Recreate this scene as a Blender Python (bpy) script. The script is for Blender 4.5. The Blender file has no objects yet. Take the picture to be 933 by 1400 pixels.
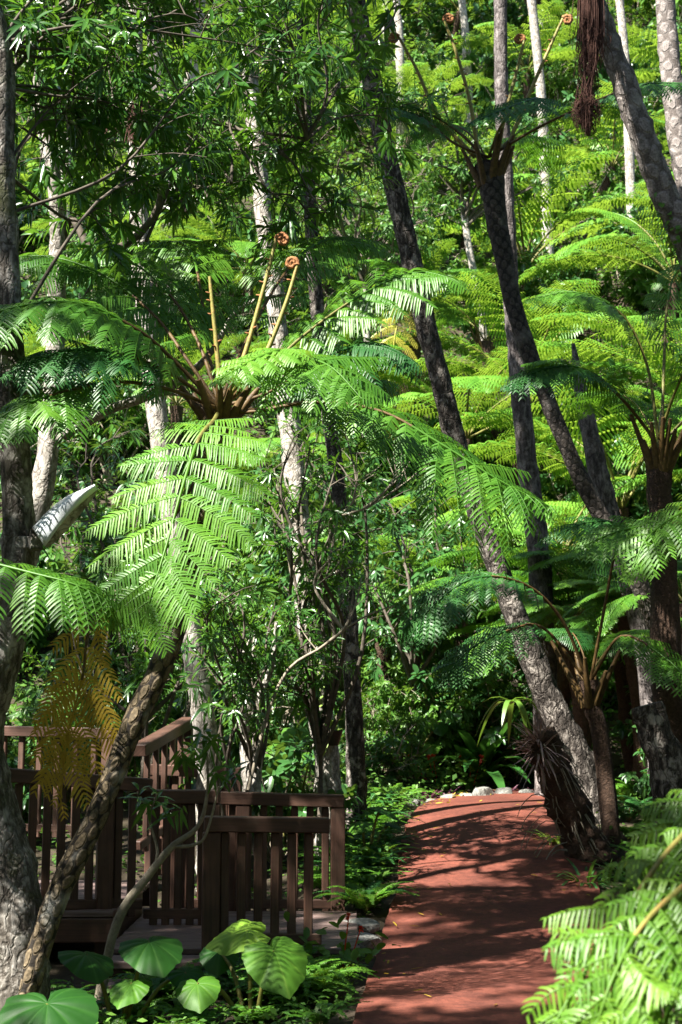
import bpy, math, random
import numpy as np
from mathutils import Vector, Matrix

rng = np.random.default_rng(7)
scene = bpy.context.scene
COL = scene.collection
UP = np.array([0.0, 0.0, 1.0])

# ------------------------------------------------------------------ camera
FPX = 1923.0
PITCH = math.radians(8.4)
CAM_Z = 1.6
SX, SY = 933.0, 1400.0
cp_, sp_ = math.cos(PITCH), math.sin(PITCH)


def P(px, py, D):
    """the point seen at photo position (px, py) that stands D metres ahead"""
    u = (px - SX / 2) / FPX
    v = (SY / 2 - py) / FPX
    d = np.array([u, cp_ - v * sp_, sp_ + v * cp_])
    return d * (D / d[1]) + np.array([0, 0, CAM_Z])


def smooth(a, b, x):
    t = np.clip((np.asarray(x, float) - a) / (b - a), 0, 1)
    return t * t * (3 - 2 * t)


def unit(v):
    v = np.asarray(v, float)
    n = np.linalg.norm(v, axis=-1, keepdims=True)
    return v / np.maximum(n, 1e-9)


def spline(pts, n):
    pts = np.asarray(pts, float)
    if len(pts) < 3:
        t = np.linspace(0, 1, n)[:, None]
        return pts[0] * (1 - t) + pts[-1] * t
    q = np.vstack([2 * pts[0] - pts[1], pts, 2 * pts[-1] - pts[-2]])
    seg = len(pts) - 1
    out = []
    for k in np.linspace(0, seg, n):
        i = min(int(k), seg - 1)
        t = k - i
        a, b, c, d = q[i], q[i + 1], q[i + 2], q[i + 3]
        out.append(0.5 * (2 * b + (c - a) * t + (2 * a - 5 * b + 4 * c - d) * t * t + (3 * b - a - 3 * c + d) * t ** 3))
    return np.array(out)


# ------------------------------------------------------------------ mesh builder
class MB:
    def __init__(s):
        s.v, s.f4, s.f3, s.n = [], [], [], 0
        s.var, s.uv = [], []

    def add(s, v, quads=None, tris=None, mat=0, var=0.5, uv=None):
        v = np.asarray(v, np.float32).reshape(-1, 3)
        k = len(v)
        s.v.append(v)
        s.var.append(np.broadcast_to(np.asarray(var, np.float32), (k,)))
        s.uv.append(np.zeros((k, 2), np.float32) if uv is None else np.asarray(uv, np.float32))
        if quads is not None and len(quads):
            q = np.asarray(quads, np.int32) + s.n
            s.f4.append((q, np.full(len(q), mat, np.int32)))
        if tris is not None and len(tris):
            q = np.asarray(tris, np.int32) + s.n
            s.f3.append((q, np.full(len(q), mat, np.int32)))
        s.n += k

    def mesh(s, name, mats, flat=False):
        me = bpy.data.meshes.new(name)
        v = np.concatenate(s.v)
        q = np.concatenate([a for a, _ in s.f4]) if s.f4 else np.zeros((0, 4), np.int32)
        t = np.concatenate([a for a, _ in s.f3]) if s.f3 else np.zeros((0, 3), np.int32)
        mi = np.concatenate([m for _, m in s.f4] + [m for _, m in s.f3])
        loops = np.concatenate([q.ravel(), t.ravel()])
        tot = np.concatenate([np.full(len(q), 4, np.int32), np.full(len(t), 3, np.int32)])
        st = np.concatenate([[0], np.cumsum(tot)[:-1]]).astype(np.int32)
        me.vertices.add(len(v))
        me.vertices.foreach_set('co', v.ravel())
        me.loops.add(len(loops))
        me.loops.foreach_set('vertex_index', loops)
        me.polygons.add(len(tot))
        me.polygons.foreach_set('loop_start', st)
        me.polygons.foreach_set('loop_total', tot)
        me.polygons.foreach_set('material_index', mi)
        me.polygons.foreach_set('use_smooth', np.full(len(tot), not flat, bool))
        a = me.attributes.new('var', 'FLOAT', 'POINT')
        a.data.foreach_set('value', np.concatenate(s.var).astype(np.float32))
        uvl = me.uv_layers.new(name='UVMap')
        uvl.data.foreach_set('uv', np.concatenate(s.uv)[loops].ravel())
        me.update(calc_edges=True)
        me.validate()
        for m in mats:
            me.materials.append(m)
        return me

    def build(s, name, mats, parent=None, flat=False):
        return link(name, s.mesh(name, mats, flat), parent)


def link(name, data, parent=None):
    o = bpy.data.objects.new(name, data)
    COL.objects.link(o)
    if parent is not None:
        o.parent = parent
    return o


def thing(name, label, cat, loc=(0, 0, 0), group=None):
    o = bpy.data.objects.new(name, None)
    o.empty_display_size = 0.2
    COL.objects.link(o)
    o.location = Vector([float(c) for c in loc])
    return tag(o, label, cat, group)


def tag(o, label, cat, group=None, kind=None):
    o['label'] = label
    o['category'] = cat
    if group:
        o['group'] = group
    if kind:
        o['kind'] = kind
    return o


def copy_tree(o, parent=None):
    c = o.copy()
    COL.objects.link(c)
    if parent is not None:
        c.parent = parent
    for ch in o.children:
        copy_tree(ch, c)
    return c


# ------------------------------------------------------------------ shapes
def frames(c, hint):
    T = np.gradient(c, axis=0)
    T = unit(T)
    h = np.broadcast_to(np.asarray(hint, float), c.shape)
    B = np.cross(T, h)
    B = unit(B)
    N = np.cross(B, T)
    return T, N, B


def tube(mb, pts, rad, n=8, res=None, mat=0, var=0.5, rough=0.0, caps=True, seed=0, smooth_path=True):
    res = res or max(3, len(pts) * 4)
    c = spline(pts, res) if smooth_path else np.asarray(pts, float)
    res = len(c)
    if np.ndim(rad) == 0:
        rad = [rad, rad]
    r = np.interp(np.linspace(0, 1, res), np.linspace(0, 1, len(rad)), rad)
    d = c[-1] - c[0]
    hint = np.array([1.0, 0.13, 0.07]) if abs(unit(d)[0]) < 0.8 else np.array([0.1, 0.2, 1.0])
    T, N, B = frames(c, hint)
    a = np.linspace(0, 2 * np.pi, n + 1)
    rr = np.repeat(r[:, None], n + 1, 1)
    if rough:
        g = np.random.default_rng(seed + 11)
        k = g.normal(size=(res, n)) * rough
        k = (k + np.roll(k, 1, 1) + np.roll(k, 1, 0)) / 1.7
        k = np.hstack([k, k[:, :1]])
        lob = 1 + 0.5 * rough * np.sin(a * 3 + g.uniform(0, 6))[None, :]
        rr = rr * (1 + k) * lob
    ring = c[:, None, :] + rr[..., None] * (np.cos(a)[None, :, None] * N[:, None, :] + np.sin(a)[None, :, None] * B[:, None, :])
    L = np.concatenate([[0], np.cumsum(np.linalg.norm(np.diff(c, axis=0), axis=1))])
    uv = np.stack([np.broadcast_to(np.linspace(0, 1, n + 1), (res, n + 1)), np.broadcast_to(L[:, None], (res, n + 1))], -1)
    i, j = np.meshgrid(np.arange(res - 1), np.arange(n), indexing='ij')
    b = (i * (n + 1) + j).ravel()
    quads = np.stack([b, b + 1, b + n + 2, b + n + 1], 1)
    v = ring.reshape(-1, 3)
    uvv = uv.reshape(-1, 2)
    mb.add(v, quads=quads, mat=mat, var=var, uv=uvv)
    if caps:
        for k, cc in ((0, c[0]), (res - 1, c[-1])):
            rg = ring[k, :n]
            vv = np.vstack([rg, cc[None]])
            tr = [[x, (x + 1) % n, n] for x in range(n)]
            mb.add(vv, tris=tr, mat=mat, var=var, uv=np.full((n + 1, 2), [0.5, L[k]]))


ROWS = {
    'lance': ([0, 0.18, 0.45, 0.75, 1.0], [0.12, 0.7, 1.0, 0.62, 0.0]),
    'oval': ([0, 0.25, 0.6, 0.85, 1.0], [0.2, 0.9, 1.0, 0.6, 0.0]),
    'diamond': ([0, 0.5, 1.0], [0.15, 1.0, 0.0]),
    'pin': ([0, 0.3, 0.75, 1.0], [0.75, 1.0, 0.7, 0.0]),
    'pinfine': ([0, 0.15, 0.3, 0.45, 0.6, 0.75, 0.9, 1.0], [0.8, 1.05, 0.85, 1.05, 0.8, 0.85, 0.45, 0.0]),
    'pinlow': ([0, 0.45, 1.0], [0.75, 1.0, 0.0]),
    'strap': ([0, 0.12, 0.3, 0.5, 0.7, 0.88, 1.0], [0.45, 0.7, 1.0, 1.0, 0.85, 0.5, 0.0]),
}


def leaves(mb, p, d, up, length, width, shape='lance', droop=0.2, fold=0.0, mat=0, var=None):
    """many leaf blades at once: p base points, d directions, up face normals"""
    p = np.asarray(p, float).reshape(-1, 3)
    n = len(p)
    if n == 0:
        return
    d = unit(np.broadcast_to(d, (n, 3)))
    up = np.broadcast_to(up, (n, 3))
    side = unit(np.cross(d, up))
    nn = np.cross(side, d)
    length = np.broadcast_to(length, (n,))
    width = np.broadcast_to(width, (n,))
    droop = np.broadcast_to(droop, (n,))
    s, w = ROWS[shape]
    s, w = np.array(s), np.array(w)
    m = len(s)
    mid = p[:, None] + d[:, None] * (length[:, None] * s)[..., None]
    mid = mid - UP * (droop[:, None] * length[:, None] * s ** 2)[..., None]
    hw = 0.5 * width[:, None] * w
    if fold:
        L = mid - side[:, None] * hw[..., None] + nn[:, None] * (hw * fold)[..., None]
        R = mid + side[:, None] * hw[..., None] + nn[:, None] * (hw * fold)[..., None]
        V = np.concatenate([L[:, :-1], mid[:, :-1], R[:, :-1], mid[:, -1:]], 1)
        k = m - 1
        per = 3 * k + 1
        q, t = [], []
        for i in range(k - 1):
            q += [[i, k + i, k + i + 1, i + 1], [k + i, 2 * k + i, 2 * k + i + 1, k + i + 1]]
        t += [[k - 1, 2 * k - 1, 3 * k], [2 * k - 1, 3 * k - 1, 3 * k]]
    else:
        L = mid - side[:, None] * hw[..., None]
        R = mid + side[:, None] * hw[..., None]
        V = np.concatenate([L[:, :-1], R[:, :-1], mid[:, -1:]], 1)
        k = m - 1
        per = 2 * k + 1
        q = [[i, k + i, k + i + 1, i + 1] for i in range(k - 1)]
        t = [[k - 1, 2 * k - 1, 2 * k]]
    off = (np.arange(n) * per)[:, None, None]
    q = (np.array(q).reshape(1, -1, 4) + off).reshape(-1, 4) if len(q) else None
    t = (np.array(t).reshape(1, -1, 3) + off).reshape(-1, 3)
    if var is None:
        var = rng.uniform(0, 1, n)
    mb.add(V.reshape(-1, 3), quads=q, tris=t, mat=mat, var=np.repeat(np.broadcast_to(var, (n,)), per))


def frond(mb, ctrl, hint, pin_len, n_pairs, spacing, pl_len, pl_w, stipe=0.2, droop=0.25, pl_droop=0.35,
          r0=0.012, ang=(12, 55), shape='pin', seed=0, fold=0.0, roof=0.25, prof='std', curl=0.0, ribs=True, var0=0.5, jitter=1.0, gap=0.0):
    """twice-divided fern frond along a curve: stalk (material 0), blades (material 1)"""
    g = np.random.default_rng(seed)
    res = 40
    c = spline(ctrl, res)
    T, N, B = frames(c, hint)
    ks = int(min(0.75, stipe + 0.25) * (res - 1))
    rk = r0 * (1 - 0.62 * ks / res)
    tube(mb, c[:ks + 1], [r0, rk], 6, res=ks + 1, mat=0, var=0.5, smooth_path=False)
    tube(mb, c[ks:], [rk, r0 * 0.15], 6, res=res - ks, mat=1, var=0.55, smooth_path=False)
    pp, dd, uu, ll, ww, vv = [], [], [], [], [], []
    for i in range(n_pairs):
        f = (i + 0.5) / n_pairs
        t = stipe + (1 - stipe) * f ** 0.92
        if prof == 'std':
            L = pin_len * (0.45 + 0.55 * math.sin(min(1, f / 0.45) * math.pi / 2)) * (1 - max(0, (f - 0.42) / 0.58) ** 1.7 * 0.9)
        else:
            L = pin_len * (1 - 0.85 * f ** 1.3)
        k = t * (res - 1)
        i0 = min(int(k), res - 2)
        fr = k - i0
        base = c[i0] * (1 - fr) + c[i0 + 1] * fr
        tt = unit(T[i0] * (1 - fr) + T[i0 + 1] * fr)
        nn = unit(N[i0] * (1 - fr) + N[i0 + 1] * fr)
        bb = unit(B[i0] * (1 - fr) + B[i0 + 1] * fr)
        th = math.radians(ang[0] + (ang[1] - ang[0]) * f)
        for sgn in (-1, 1):
            if gap and g.uniform() < gap:
                continue
            tj = th + math.radians(g.normal() * 3.5 * jitter)
            lj = L * max(0.5, 1 + 0.08 * g.normal() * jitter)
            b0 = base + tt * g.normal() * 0.008 * jitter
            d0 = unit(sgn * bb * math.cos(tj) + tt * math.sin(tj) + nn * (roof * 0.4))
            m = max(4, int(lj / spacing))
            s = (np.arange(m) + 0.6) / (m + 0.4)
            dr = droop * (1 + 0.25 * g.normal() * jitter)
            ax = b0 + d0 * (lj * s)[:, None] + tt * (curl * lj * s ** 2)[:, None] - UP * (dr * lj * s ** 2)[:, None]
            ta = unit(d0[None] * 1.0 + tt * (2 * curl * s)[:, None] - UP * (2 * dr * s)[:, None])
            # blade normal of this leaflet
            nb = unit(nn + g.normal(size=3) * 0.07 * jitter)
            sd = unit(np.cross(ta, nb))
            nl = np.cross(sd, ta)
            if ribs:
                cc = np.vstack([b0[None], ax])
                tube(mb, cc[:: max(1, len(cc) // 6)], [r0 * 0.25, r0 * 0.07], 4, res=7, mat=1, var=0.6, caps=False)
            ls = pl_len * np.minimum(1, lj / pin_len * 1.25 + 0.15) * (0.72 + 0.28 * np.minimum(1, s / 0.2)) * (1 - np.maximum(0, (s - 0.5) / 0.5) ** 2 * 0.78)
            tint = np.clip(var0 + 0.25 * g.normal() + 0.12 * g.normal(size=m), 0, 1)
            for q in (-1, 1):
                keep = g.uniform(size=m) > 0.05 * jitter
                w = unit(q * sd * 0.92 + ta * (0.30 + 0.5 * s[:, None] ** 2) - nl * roof + g.normal(size=(m, 3)) * 0.05 * jitter)
                pp.append(ax[keep])
                dd.append(w[keep])
                uu.append(nl[keep])
                ll.append((ls * (1 + 0.09 * g.normal(size=m)))[keep])
                ww.append((np.full(m, pl_w) * (0.6 + 0.4 * ls / pl_len))[keep])
                vv.append(tint[keep])
    leaves(mb, np.vstack(pp), np.vstack(dd), np.vstack(uu), np.concatenate(ll), np.concatenate(ww), shape, pl_droop, fold, 1, np.concatenate(vv))


def box(mb, c, size, rz=0.0, mat=0, var=0.5, bev=0.006, tilt=None, axes=None):
    """bevelled box: centre c, full sizes, rotation about z (or explicit axes)"""
    hx, hy, hz = [s / 2 for s in size]
    b = min(bev, hx * 0.4, hy * 0.4, hz * 0.4)
    pts, key = [], {}
    for sx in (-1, 1):
        for sy in (-1, 1):
            for sz in (-1, 1):
                for a in range(3):
                    v = [sx * (hx - b), sy * (hy - b), sz * (hz - b)]
                    v[a] += (sx, sy, sz)[a] * b
                    key[(sx, sy, sz, a)] = len(pts)
                    pts.append(v)
    pts = np.array(pts)
    quads, tris = [], []
    S = (-1, 1)
    for a in range(3):
        o = [k for k in range(3) if k != a]
        for s in S:
            idx = []
            for (p_, q_) in ((-1, -1), (1, -1), (1, 1), (-1, 1)):
                k = [0, 0, 0]
                k[a] = s
                k[o[0]], k[o[1]] = p_, q_
                idx.append(key[(*k, a)])
            quads.append(idx)
    for a in range(3):
        o = [k for k in range(3) if k != a]
        for p_ in S:
            for q_ in S:
                k1, k2 = [0, 0, 0], [0, 0, 0]
                k1[a], k2[a] = -1, 1
                for k in (k1, k2):
                    k[o[0]], k[o[1]] = p_, q_
                quads.append([key[(*k1, o[0])], key[(*k2, o[0])], key[(*k2, o[1])], key[(*k1, o[1])]])
    for sx in S:
        for sy in S:
            for sz in S:
                tris.append([key[(sx, sy, sz, a)] for a in range(3)])
    # orient outward
    def fix(f):
        p = pts[f]
        n = np.cross(p[1] - p[0], p[2] - p[0])
        return f if np.dot(n, p.mean(0)) > 0 else f[::-1]
    quads = [fix(f) for f in quads]
    tris = [fix(f) for f in tris]
    if axes is None:
        ca, sa = math.cos(rz), math.sin(rz)
        A = np.array([[ca, sa, 0], [-sa, ca, 0], [0, 0, 1.0]])
    else:
        A = np.array(axes)
    w = pts @ A + np.asarray(c, float)
    # wood grain runs along the longest side: v along it
    la = int(np.argmax(size))
    oth = [k for k in range(3) if k != la]
    uv = np.stack([pts[:, oth[0]] + pts[:, oth[1]] + hash(tuple(np.round(c, 2))) % 97 * 0.37, pts[:, la]], 1)
    mb.add(w, quads=quads, tris=tris, mat=mat, var=var, uv=uv)


# ------------------------------------------------------------------ materials
def new_mat(name):
    m = bpy.data.materials.new(name)
    m.use_nodes = True
    nt = m.node_tree
    nt.nodes.clear()
    out = nt.nodes.new('ShaderNodeOutputMaterial')
    return m, nt, out


def N_(nt, t, **kw):
    n = nt.nodes.new(t)
    for k, v in kw.items():
        if k.startswith('i_'):
            n.inputs[k[2:].replace('_', ' ')].default_value = v
        else:
            setattr(n, k, v)
    return n


def ramp(nt, stops, interp='LINEAR'):
    r = nt.nodes.new('ShaderNodeValToRGB')
    r.color_ramp.interpolation = interp
    e = r.color_ramp.elements
    while len(e) < len(stops):
        e.new(0.5)
    for k, (p, c) in enumerate(stops):
        e[k].position = p
        e[k].color = (*c, 1) if len(c) == 3 else c
    return r


def leaf_mat(name, c0, c1, c2=None, trans=0.35, tcol=(0.20, 0.34, 0.03), rough=0.42, spec=0.35, nscale=14.0):
    """leaf: per-leaf tint from the 'var' attribute, blotches, and light passing through the blade"""
    m, nt, out = new_mat(name)
    L = nt.links.new
    at = N_(nt, 'ShaderNodeAttribute', attribute_name='var')
    oi = N_(nt, 'ShaderNodeObjectInfo')
    geo = N_(nt, 'ShaderNodeTexCoord')
    nz = N_(nt, 'ShaderNodeTexNoise', i_Scale=nscale, i_Detail=2.0)
    L(geo.outputs['Object'], nz.inputs['Vector'])
    a = N_(nt, 'ShaderNodeMath', operation='MULTIPLY_ADD')
    L(nz.outputs['Fac'], a.inputs[0]); a.inputs[1].default_value = 0.55
    L(at.outputs['Fac'], a.inputs[2])
    b = N_(nt, 'ShaderNodeMath', operation='MULTIPLY_ADD')
    L(oi.outputs['Random'], b.inputs[0]); b.inputs[1].default_value = 0.35
    L(a.outputs[0], b.inputs[2])
    c = N_(nt, 'ShaderNodeMath', operation='MULTIPLY'); c.inputs[1].default_value = 0.55
    L(b.outputs[0], c.inputs[0])
    r = ramp(nt, [(0.1, c0), (0.6, c1), (1.0, c2 or c1)])
    L(c.outputs[0], r.inputs[0])
    p = N_(nt, 'ShaderNodeBsdfPrincipled')
    p.inputs['Roughness'].default_value = rough
    p.inputs['Specular IOR Level'].default_value = spec
    L(r.outputs[0], p.inputs['Base Color'])
    if trans > 0:
        tb = N_(nt, 'ShaderNodeBsdfTranslucent')
        mx = N_(nt, 'ShaderNodeMix', data_type='RGBA', blend_type='MULTIPLY')
        mx.inputs['Factor'].default_value = 0.0
        tm = N_(nt, 'ShaderNodeMix', data_type='RGBA')
        tm.inputs['Factor'].default_value = 0.7
        L(r.outputs[0], tm.inputs['A'])
        tm.inputs['B'].default_value = (*tcol, 1)
        L(tm.outputs['Result'], tb.inputs['Color'])
        ms = N_(nt, 'ShaderNodeMixShader')
        ms.inputs[0].default_value = trans
        L(p.outputs[0], ms.inputs[1]); L(tb.outputs[0], ms.inputs[2])
        L(ms.outputs[0], out.inputs[0])
        nt.nodes.remove(mx)
    else:
        L(p.outputs[0], out.inputs[0])
    return m


def bark_mat(name, dark, mid, light, scale=1.0, moss=None, lichen=0.0, stretch=3.5, bump=0.6, patch=(0.5, 0.62)):
    m, nt, out = new_mat(name)
    L = nt.links.new
    tc = N_(nt, 'ShaderNodeTexCoord')
    mp = N_(nt, 'ShaderNodeMapping')
    mp.inputs['Scale'].default_value = (1, 1, 1 / stretch)
    L(tc.outputs['Object'], mp.inputs[0])
    n1 = N_(nt, 'ShaderNodeTexNoise', i_Scale=26 * scale, i_Detail=8.0, i_Roughness=0.65)
    L(mp.outputs[0], n1.inputs['Vector'])
    n2 = N_(nt, 'ShaderNodeTexNoise', i_Scale=8.0 * scale, i_Detail=5.0, i_Roughness=0.6)
    L(tc.outputs['Object'], n2.inputs['Vector'])
    vo = N_(nt, 'ShaderNodeTexVoronoi', i_Scale=17 * scale, feature='DISTANCE_TO_EDGE')
    mp2 = N_(nt, 'ShaderNodeMapping'); mp2.inputs['Scale'].default_value = (1, 1, 0.35)
    nzv = N_(nt, 'ShaderNodeTexNoise', i_Scale=9 * scale, i_Detail=3.0)
    L(tc.outputs['Object'], nzv.inputs['Vector'])
    av = N_(nt, 'ShaderNodeVectorMath', operation='MULTIPLY_ADD')
    L(nzv.outputs['Color'], av.inputs[0]); av.inputs[1].default_value = (0.15, 0.15, 0.15)
    L(tc.outputs['Object'], av.inputs[2])
    L(av.outputs[0], mp2.inputs[0]); L(mp2.outputs[0], vo.inputs['Vector'])
    r1 = ramp(nt, [(0.33, dark), (0.52, mid), (0.72, light)])
    L(n1.outputs['Fac'], r1.inputs[0])
    r2 = ramp(nt, [(patch[0], (0, 0, 0)), (patch[1], (1, 1, 1))])
    L(n2.outputs['Fac'], r2.inputs[0])
    mx = N_(nt, 'ShaderNodeMix', data_type='RGBA')
    k = N_(nt, 'ShaderNodeMath', operation='MULTIPLY'); k.inputs[1].default_value = lichen
    L(r2.outputs[0], k.inputs[0]); L(k.outputs[0], mx.inputs['Factor'])
    L(r1.outputs[0], mx.inputs['A']); mx.inputs['B'].default_value = (*light, 1)
    col = mx.outputs['Result']
    cr = ramp(nt, [(0.0, (0.35, 0.33, 0.3)), (0.10, (1, 1, 1))])
    L(vo.outputs['Distance'], cr.inputs[0])
    m3 = N_(nt, 'ShaderNodeMix', data_type='RGBA', blend_type='MULTIPLY'); m3.inputs['Factor'].default_value = 0.75
    L(col, m3.inputs['A']); L(cr.outputs[0], m3.inputs['B'])
    col = m3.outputs['Result']
    if moss:
        n4 = N_(nt, 'ShaderNodeTexNoise', i_Scale=3.2, i_Detail=6.0, i_Roughness=0.7)
        L(tc.outputs['Object'], n4.inputs['Vector'])
        r4 = ramp(nt, [(0.52, (0, 0, 0)), (0.66, (0.8, 0.8, 0.8))])
        L(n4.outputs['Fac'], r4.inputs[0])
        m4 = N_(nt, 'ShaderNodeMix', data_type='RGBA')
        L(r4.outputs[0], m4.inputs['Factor']); L(col, m4.inputs['A']); m4.inputs['B'].default_value = (*moss, 1)
        col = m4.outputs['Result']
    p = N_(nt, 'ShaderNodeBsdfPrincipled'); p.inputs['Roughness'].default_value = 0.85
    p.inputs['Specular IOR Level'].default_value = 0.2
    L(col, p.inputs['Base Color'])
    ad = N_(nt, 'ShaderNodeMath', operation='ADD')
    L(n1.outputs['Fac'], ad.inputs[0])
    mm = N_(nt, 'ShaderNodeMath', operation='MINIMUM'); mm.inputs[1].default_value = 0.15
    L(vo.outputs['Distance'], mm.inputs[0])
    m5 = N_(nt, 'ShaderNodeMath', operation='MULTIPLY'); m5.inputs[1].default_value = 3.0
    L(mm.outputs[0], m5.inputs[0]); L(m5.outputs[0], ad.inputs[1])
    bp = N_(nt, 'ShaderNodeBump'); bp.inputs['Strength'].default_value = bump; bp.inputs['Distance'].default_value = 0.02
    L(ad.outputs[0], bp.inputs['Height']); L(bp.outputs[0], p.inputs['Normal'])
    L(p.outputs[0], out.inputs[0])
    return m


def scar_mat(name, dark, scar, n_around=5, row=0.085, lichen=(0.5, 0.5, 0.46)):
    """tree-fern trunk: a lattice of oval leaf scars, from the trunk's own UV map"""
    m, nt, out = new_mat(name)
    L = nt.links.new
    tc = N_(nt, 'ShaderNodeTexCoord')
    sep = N_(nt, 'ShaderNodeSeparateXYZ'); L(tc.outputs['UV'], sep.inputs[0])
    a = N_(nt, 'ShaderNodeMath', operation='MULTIPLY'); a.inputs[1].default_value = n_around
    b = N_(nt, 'ShaderNodeMath', operation='MULTIPLY'); b.inputs[1].default_value = 0.5 / row
    L(sep.outputs[0], a.inputs[0]); L(sep.outputs[1], b.inputs[0])
    ad = N_(nt, 'ShaderNodeMath', operation='ADD'); L(a.outputs[0], ad.inputs[0]); L(b.outputs[0], ad.inputs[1])
    su = N_(nt, 'ShaderNodeMath', operation='SUBTRACT'); L(a.outputs[0], su.inputs[0]); L(b.outputs[0], su.inputs[1])
    cb = N_(nt, 'ShaderNodeCombineXYZ'); L(ad.outputs[0], cb.inputs[0]); L(su.outputs[0], cb.inputs[1])
    nz = N_(nt, 'ShaderNodeTexNoise', i_Scale=9.0, i_Detail=4.0); L(tc.outputs['Object'], nz.inputs['Vector'])
    wv = N_(nt, 'ShaderNodeVectorMath', operation='MULTIPLY_ADD')
    L(nz.outputs['Color'], wv.inputs[0]); wv.inputs[1].default_value = (0.8, 0.8, 0); L(cb.outputs[0], wv.inputs[2])
    vo = N_(nt, 'ShaderNodeTexVoronoi', voronoi_dimensions='2D', i_Scale=1.0, i_Randomness=0.0)
    L(wv.outputs[0], vo.inputs['Vector'])
    r = ramp(nt, [(0.0, [c * 0.75 for c in scar]), (0.30, scar), (0.43, [c * 0.8 for c in scar]), (0.50, dark), (0.7, dark)])
    L(vo.outputs['Distance'], r.inputs[0])
    n2 = N_(nt, 'ShaderNodeTexNoise', i_Scale=60.0, i_Detail=5.0); L(tc.outputs['Object'], n2.inputs['Vector'])
    r2 = ramp(nt, [(0.3, (0.45, 0.45, 0.45)), (0.7, (1.25, 1.25, 1.25))]); L(n2.outputs['Fac'], r2.inputs[0])
    mx = N_(nt, 'ShaderNodeMix', data_type='RGBA', blend_type='MULTIPLY'); mx.inputs['Factor'].default_value = 1
    L(r.outputs[0], mx.inputs['A']); L(r2.outputs[0], mx.inputs['B'])
    n3 = N_(nt, 'ShaderNodeTexNoise', i_Scale=4.0, i_Detail=5.0); L(tc.outputs['Object'], n3.inputs['Vector'])
    r3 = ramp(nt, [(0.55, (0, 0, 0)), (0.72, (0.6, 0.6, 0.6))]); L(n3.outputs['Fac'], r3.inputs[0])
    m2 = N_(nt, 'ShaderNodeMix', data_type='RGBA'); L(r3.outputs[0], m2.inputs['Factor'])
    L(mx.outputs['Result'], m2.inputs['A']); m2.inputs['B'].default_value = (*lichen, 1)
    p = N_(nt, 'ShaderNodeBsdfPrincipled'); p.inputs['Roughness'].default_value = 0.8
    p.inputs['Specular IOR Level'].default_value = 0.25
    L(m2.outputs['Result'], p.inputs['Base Color'])
    hr = ramp(nt, [(0.0, (0.75, 0.75, 0.75)), (0.3, (1, 1, 1)), (0.42, (0, 0, 0))]); L(vo.outputs['Distance'], hr.inputs[0])
    ha = N_(nt, 'ShaderNodeMath', operation='MULTIPLY_ADD'); L(n2.outputs['Fac'], ha.inputs[0]); ha.inputs[1].default_value = 0.5
    L(hr.outputs[0], ha.inputs[2])
    bp = N_(nt, 'ShaderNodeBump'); bp.inputs['Strength'].default_value = 0.8; bp.inputs['Distance'].default_value = 0.015
    L(ha.outputs[0], bp.inputs['Height']); L(bp.outputs[0], p.inputs['Normal'])
    L(p.outputs[0], out.inputs[0])
    return m


def wood_mat(name, c0, c1):
    m, nt, out = new_mat(name)
    L = nt.links.new
    tc = N_(nt, 'ShaderNodeTexCoord')
    mp = N_(nt, 'ShaderNodeMapping'); mp.inputs['Scale'].default_value = (60, 2.5, 1)
    L(tc.outputs['UV'], mp.inputs[0])
    nz = N_(nt, 'ShaderNodeTexNoise', i_Scale=1.0, i_Detail=6.0, i_Roughness=0.6); L(mp.outputs[0], nz.inputs['Vector'])
    n2 = N_(nt, 'ShaderNodeTexNoise', i_Scale=6.0, i_Detail=4.0); L(tc.outputs['Object'], n2.inputs['Vector'])
    ad = N_(nt, 'ShaderNodeMath', operation='MULTIPLY_ADD'); L(n2.outputs['Fac'], ad.inputs[0]); ad.inputs[1].default_value = 0.6
    L(nz.outputs['Fac'], ad.inputs[2])
    r0_ = ramp(nt, [(0.5, c0), (1.05, c1)]); L(ad.outputs[0], r0_.inputs[0])
    n3 = N_(nt, 'ShaderNodeTexNoise', i_Scale=2.3, i_Detail=8.0, i_Roughness=0.7); L(tc.outputs['Object'], n3.inputs['Vector'])
    r3 = ramp(nt, [(0.52, (0, 0, 0)), (0.7, (0.55, 0.55, 0.55))]); L(n3.outputs['Fac'], r3.inputs[0])
    wm = N_(nt, 'ShaderNodeMix', data_type='RGBA'); L(r3.outputs[0], wm.inputs['Factor'])
    L(r0_.outputs[0], wm.inputs['A']); wm.inputs['B'].default_value = (0.10, 0.07, 0.045, 1)
    r = wm
    p = N_(nt, 'ShaderNodeBsdfPrincipled'); p.inputs['Roughness'].default_value = 0.6
    L(r.outputs['Result'], p.inputs['Base Color'])
    bp = N_(nt, 'ShaderNodeBump'); bp.inputs['Strength'].default_value = 0.35; bp.inputs['Distance'].default_value = 0.004
    L(nz.outputs['Fac'], bp.inputs['Height']); L(bp.outputs[0], p.inputs['Normal'])
    L(p.outputs[0], out.inputs[0])
    return m


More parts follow.
